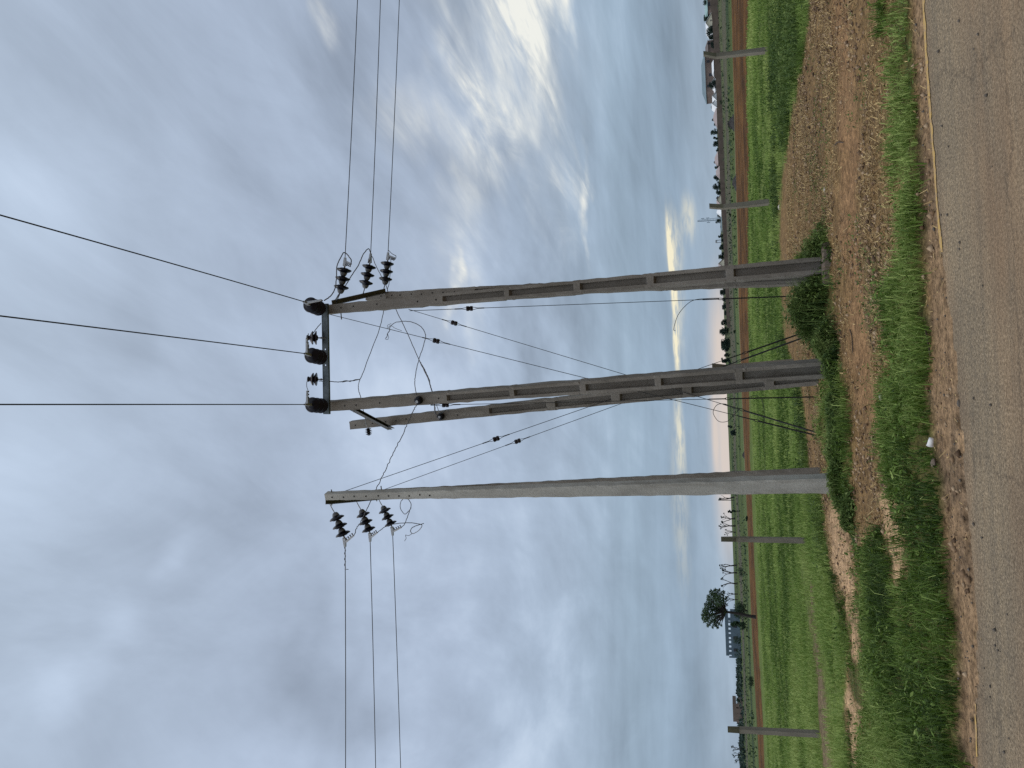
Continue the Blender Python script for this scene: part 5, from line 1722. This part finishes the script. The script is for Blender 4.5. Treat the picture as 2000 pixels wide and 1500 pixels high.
def azel(X, Y):
    r_ = ray(X, Y).normalized()
    return math.degrees(math.atan2(r_.x, r_.y)), math.degrees(math.asin(r_.z))


def blob(X, Y, hx, hy, tilt=0.0, src=None):
    """soft patch of cloud centred where the photo shows it (hx upright half height, hy half width, in photo px)"""
    a0, e0 = azel(X, Y)
    a1 = azel(X, Y - hy); e1 = azel(X - hx, Y)
    mp = nt.nodes.new("ShaderNodeMapping"); mp.vector_type = 'TEXTURE'
    L_(src or warped, mp.inputs[0])
    mp.inputs["Location"].default_value = (a0, e0, 0)
    mp.inputs["Rotation"].default_value = (0, 0, tilt)
    mp.inputs["Scale"].default_value = (max(0.2, abs(a1[0] - a0)), max(0.1, abs(e1[1] - e0)), 1)
    gr = nt.nodes.new("ShaderNodeTexGradient"); gr.gradient_type = 'SPHERICAL'
    L_(mp.outputs[0], gr.inputs[0])
    return mrange(gr.outputs["Fac"], 0.0, 1.0)


def total(terms, start=None):
    acc = start
    for sock, amp in terms:
        acc = mth('MULTIPLY_ADD', sock, amp, acc if acc is not None else 0.0)
    return acc


def deck_noise(scale, detail, rough, az_deg, stretch, dist=0.0, loc=(0, 0, 0)):
    """cloud noise drawn out along one compass direction"""
    mp = nt.nodes.new("ShaderNodeMapping"); mp.vector_type = 'TEXTURE'; L_(deck, mp.inputs[0])
    mp.inputs["Rotation"].default_value = (0, 0, math.radians(90 - az_deg))
    mp.inputs["Scale"].default_value = (stretch, 1, 1)
    mp.inputs["Location"].default_value = loc
    n_ = nt.nodes.new("ShaderNodeTexNoise"); L_(mp.outputs[0], n_.inputs[0])
    n_.inputs["Scale"].default_value = scale; n_.inputs["Detail"].default_value = detail
    n_.inputs["Roughness"].default_value = rough; n_.inputs["Distortion"].default_value = dist
    return n_.outputs["Fac"]


n_big = deck_noise(0.95, 7, 0.56, -30, 1.6, 0.5, (3, 1, 0))
n_mid = deck_noise(2.2, 6, 0.56, -24, 2.2, 0.35)
n_fine = deck_noise(4.6, 7, 0.62, -20, 2.6, 0.6, (1, 5, 0))
n_streak = wnoise(ae.outputs[0], 0.55, 5, 0.55, (0.09, 1.0, 1), 0.02).outputs["Fac"]

lum = total([(n_big, 0.56), (n_mid, 0.36), (n_fine, 0.22)], -0.57)
low = mrange(el, 17, 5, 0, 1)
lum = mth('MULTIPLY', lum, mrange(el, 2, 16, 0.35, 1.0))
lum = mth('ADD', lum, mth('MULTIPLY', mth('SUBTRACT', n_streak, 0.5), mth('MULTIPLY', low, 0.26)))
blobs = [
    # bright openings
    (60, 1440, 220, 260, 0.06), (130, 1330, 90, 110, 0.06), (230, 1230, 90, 80, 0.06), (345, 1115, 60, 90, 0.07), (1000, 1380, 120, 280, 0.08),
    (40, 420, 190, 260, 0.05), (200, 300, 260, 220, 0.03), (880, 130, 200, 280, 0.12), (700, 560, 140, 150, -0.02),
    (930, 620, 130, 240, 0.07), (800, 760, 130, 110, 0.09), (1180, 330, 60, 330, 0.05), (830, 900, 120, 90, 0.05),
    # darker masses
    (330, 820, 200, 240, 0.04), (640, 1330, 200, 260, -0.15), (1095, 690, 90, 220, -0.09), (230, 600, 120, 160, -0.05), (450, 1010, 150, 140, -0.03), (470, 420, 160, 260, -0.03), (640, 200, 110, 200, -0.05), (560, 560, 70, 160, -0.03),
    (1255, 130, 80, 520, -0.07), (1340, 120, 80, 500, -0.09), (1300, 1400, 160, 260, -0.05), (1380, 1380, 80, 300, -0.05), (1080, 620, 60, 260, -0.02), (640, 60, 120, 140, -0.03),
]
lum = total([(blob(X, Y, hx, hy), amp) for X, Y, hx, hy, amp in blobs], lum)
# sunlit ragged cloud at the right, broken up by the finer noise
hot = total([(blob(1030, -10, 100, 190), 0.72), (blob(1000, 70, 70, 150), 0.25), (blob(835, 40, 60, 150), 0.62), (blob(885, 120, 55, 130), 0.50), (blob(1045, 160, 40, 130), 0.50), (blob(950, 80, 190, 330), 0.34),
             (blob(780, 230, 120, 160), 0.20), (blob(930, 260, 130, 260), 0.26), (blob(590, 10, 50, 90), 0.3),
             (blob(872, 548, 34, 58), 0.7), (blob(1130, 380, 26, 190, -0.07), 0.42), (blob(1080, 320, 60, 240, -0.05), 0.22), (blob(900, 470, 110, 180), 0.16), (blob(930, 600, 60, 110), 0.15)])
n_thin = deck_noise(9.5, 6, 0.6, -22, 3.4, 0.5, (4, 2, 0))
brk = mth('MULTIPLY', mrange(n_fine, 0.36, 0.64, 0.10, 1.25), mrange(n_mid, 0.28, 0.60, 0.4, 1.3))
brk = mth('MULTIPLY', brk, mrange(n_thin, 0.30, 0.66, 0.45, 1.4))
veil = total([(blob(960, 100, 260, 480), 0.17), (blob(880, 520, 150, 260), 0.12)])
hot = mth('MULTIPLY', hot, brk)

base = nt.nodes.new("ShaderNodeValToRGB")
L_(mth('DIVIDE', el, 60.0), base.inputs[0])


def srgb(r_, g_, b_):
    return tuple(((v / 255 + 0.055) / 1.055) ** 2.4 if v > 10 else v / 255 / 12.92 for v in (r_, g_, b_))


stops = [(0.0, srgb(150, 167, 184)), (3 / 60, srgb(142, 162, 182)), (7 / 60, srgb(145, 164, 182)), (12 / 60, srgb(157, 173, 192)), (20 / 60, srgb(161, 175, 195)), (32 / 60, srgb(165, 179, 199)), (48 / 60, srgb(176, 191, 210)), (1.0, srgb(176, 188, 206))]
els = base.color_ramp.elements
while len(els) < len(stops): els.new(0.5)
for e, (p_, c_) in zip(els, stops):
    e.position = p_; e.color = (*c_, 1)


def cmix(mode, fac, a_, b_):
    n_ = nt.nodes.new("ShaderNodeMix"); n_.data_type = 'RGBA'; n_.blend_type = mode
    for s_, v in ((0, fac), (6, a_), (7, b_)):
        if hasattr(v, "links"): L_(v, n_.inputs[s_])
        else: n_.inputs[s_].default_value = v if s_ == 0 else (*v, 1)
    return n_.outputs[2]


def to_col(v):
    cc_ = nt.nodes.new("ShaderNodeCombineColor")
    for i in range(3): L_(v, cc_.inputs[i])
    return cc_.outputs[0]


skyc = cmix('MULTIPLY', 1.0, base.outputs[0], to_col(mth('ADD', mth('MULTIPLY', lum, 2.15), 1.0)))
# the thin places turn whiter, the thick ones bluer
skyc = cmix('MIX', mrange(lum, 0.02, 0.26, 0.0, 0.6), skyc, srgb(198, 209, 222))
skyc = cmix('MIX', mth('MULTIPLY', hot, 1.15, clamp=True), skyc, srgb(232, 232, 224))
# a broad bright veil around it
skyc = cmix('MIX', mth('MULTIPLY', veil, mrange(n_thin, 0.25, 0.7, 0.55, 1.35), clamp=True), skyc, srgb(205, 211, 214))
# blue gap band just above the horizon, lit cloud bank and warm horizon
yb = [(1315, 560, 9, 200, 0.8), (1309, 500, 7, 100, 1.0), (1320, 680, 8, 80, 1.0), (1322, 560, 20, 200, 0.28), (1328, 850, 14, 150, 0.42), (1328, 990, 24, 230, 0.17), (1345, 425, 22, 70, 0.35), (1316, 470, 30, 90, 0.25)]
yel = total([(blob(X, Y, hx, hy, 0.035, ae.outputs[0]), amp) for X, Y, hx, hy, amp in yb])
yn = wnoise(ae.outputs[0], 1.3, 5, 0.65, (0.35, 2.2, 1)).outputs["Fac"]
yel = mth('MULTIPLY', yel, mrange(yn, 0.34, 0.62, 0.25, 1.6))
skyc = cmix('MIX', mth('MULTIPLY', yel, 1.0, clamp=True), skyc, srgb(234, 226, 198))
warm = total([(blob(1415, 820, 42, 380, 0.0, ae.outputs[0]), 1.25), (blob(1410, 640, 36, 170, 0.0, ae.outputs[0]), 0.5), (blob(1396, 840, 10, 150, 0.0, ae.outputs[0]), 0.6)])
warm = mth('MULTIPLY', warm, mrange(n_streak, 0.3, 0.6, 0.7, 1.15))
skyc = cmix('MIX', mth('MULTIPLY', warm, 0.95, clamp=True), skyc, srgb(205, 194, 187))
# the sky overhead and behind the camera, out of the picture, is made brighter and unbroken, to add light on the ground
up_f = mrange(el, 50, 64, 0.0, 1.0)
bk = mrange(sp.outputs[1], 0.35, -0.35, 0.0, 1.0)
bk = mth('MULTIPLY', bk, mrange(el, 0, 20, 0.3, 1.0))
skyc = cmix('MIX', mth('MAXIMUM', up_f, mth('MULTIPLY', bk, 0.35)), skyc, (1.10, 1.12, 1.16))
skyc = cmix('MIX', mrange(el, 0.0, -3.0, 0.0, 1.0), skyc, (0.10, 0.10, 0.08))

nish = nt.nodes.new("ShaderNodeTexSky"); nish.sky_type = 'NISHITA'; nish.sun_disc = False
SUN_EL, SUN_AZ = math.radians(48), math.radians(-100)     # from the left, a little behind the camera
nish.sun_elevation = SUN_EL; nish.sun_rotation = SUN_AZ
bg1 = nt.nodes.new("ShaderNodeBackground"); L_(nish.outputs[0], bg1.inputs[0]); bg1.inputs[1].default_value = 0.05
bg2 = nt.nodes.new("ShaderNodeBackground"); L_(skyc, bg2.inputs[0]); bg2.inputs[1].default_value = 1.0
mxs = nt.nodes.new("ShaderNodeMixShader"); mxs.inputs[0].default_value = 0.94
L_(bg1.outputs[0], mxs.inputs[1]); L_(bg2.outputs[0], mxs.inputs[2])
wo = nt.nodes.new("ShaderNodeOutputWorld"); L_(mxs.outputs[0], wo.inputs[0])

sl = bpy.data.lights.new("sun", 'SUN'); sl.energy = 1.0; sl.angle = math.radians(30); sl.color = (1.0, 0.96, 0.90)
so = bpy.data.objects.new("sun", sl); link(so)
sd_ = Vector((math.sin(SUN_AZ) * math.cos(SUN_EL), math.cos(SUN_AZ) * math.cos(SUN_EL), math.sin(SUN_EL)))
so.rotation_euler = sd_.to_track_quat('Z', 'Y').to_euler()

scene.view_settings.view_transform = 'Standard'
scene.view_settings.look = 'None'
scene.view_settings.exposure = 0.22
scene.view_settings.gamma = 1.0
scene.render.engine = 'CYCLES'
scene.cycles.max_bounces = 6
scene.cycles.use_denoising = False
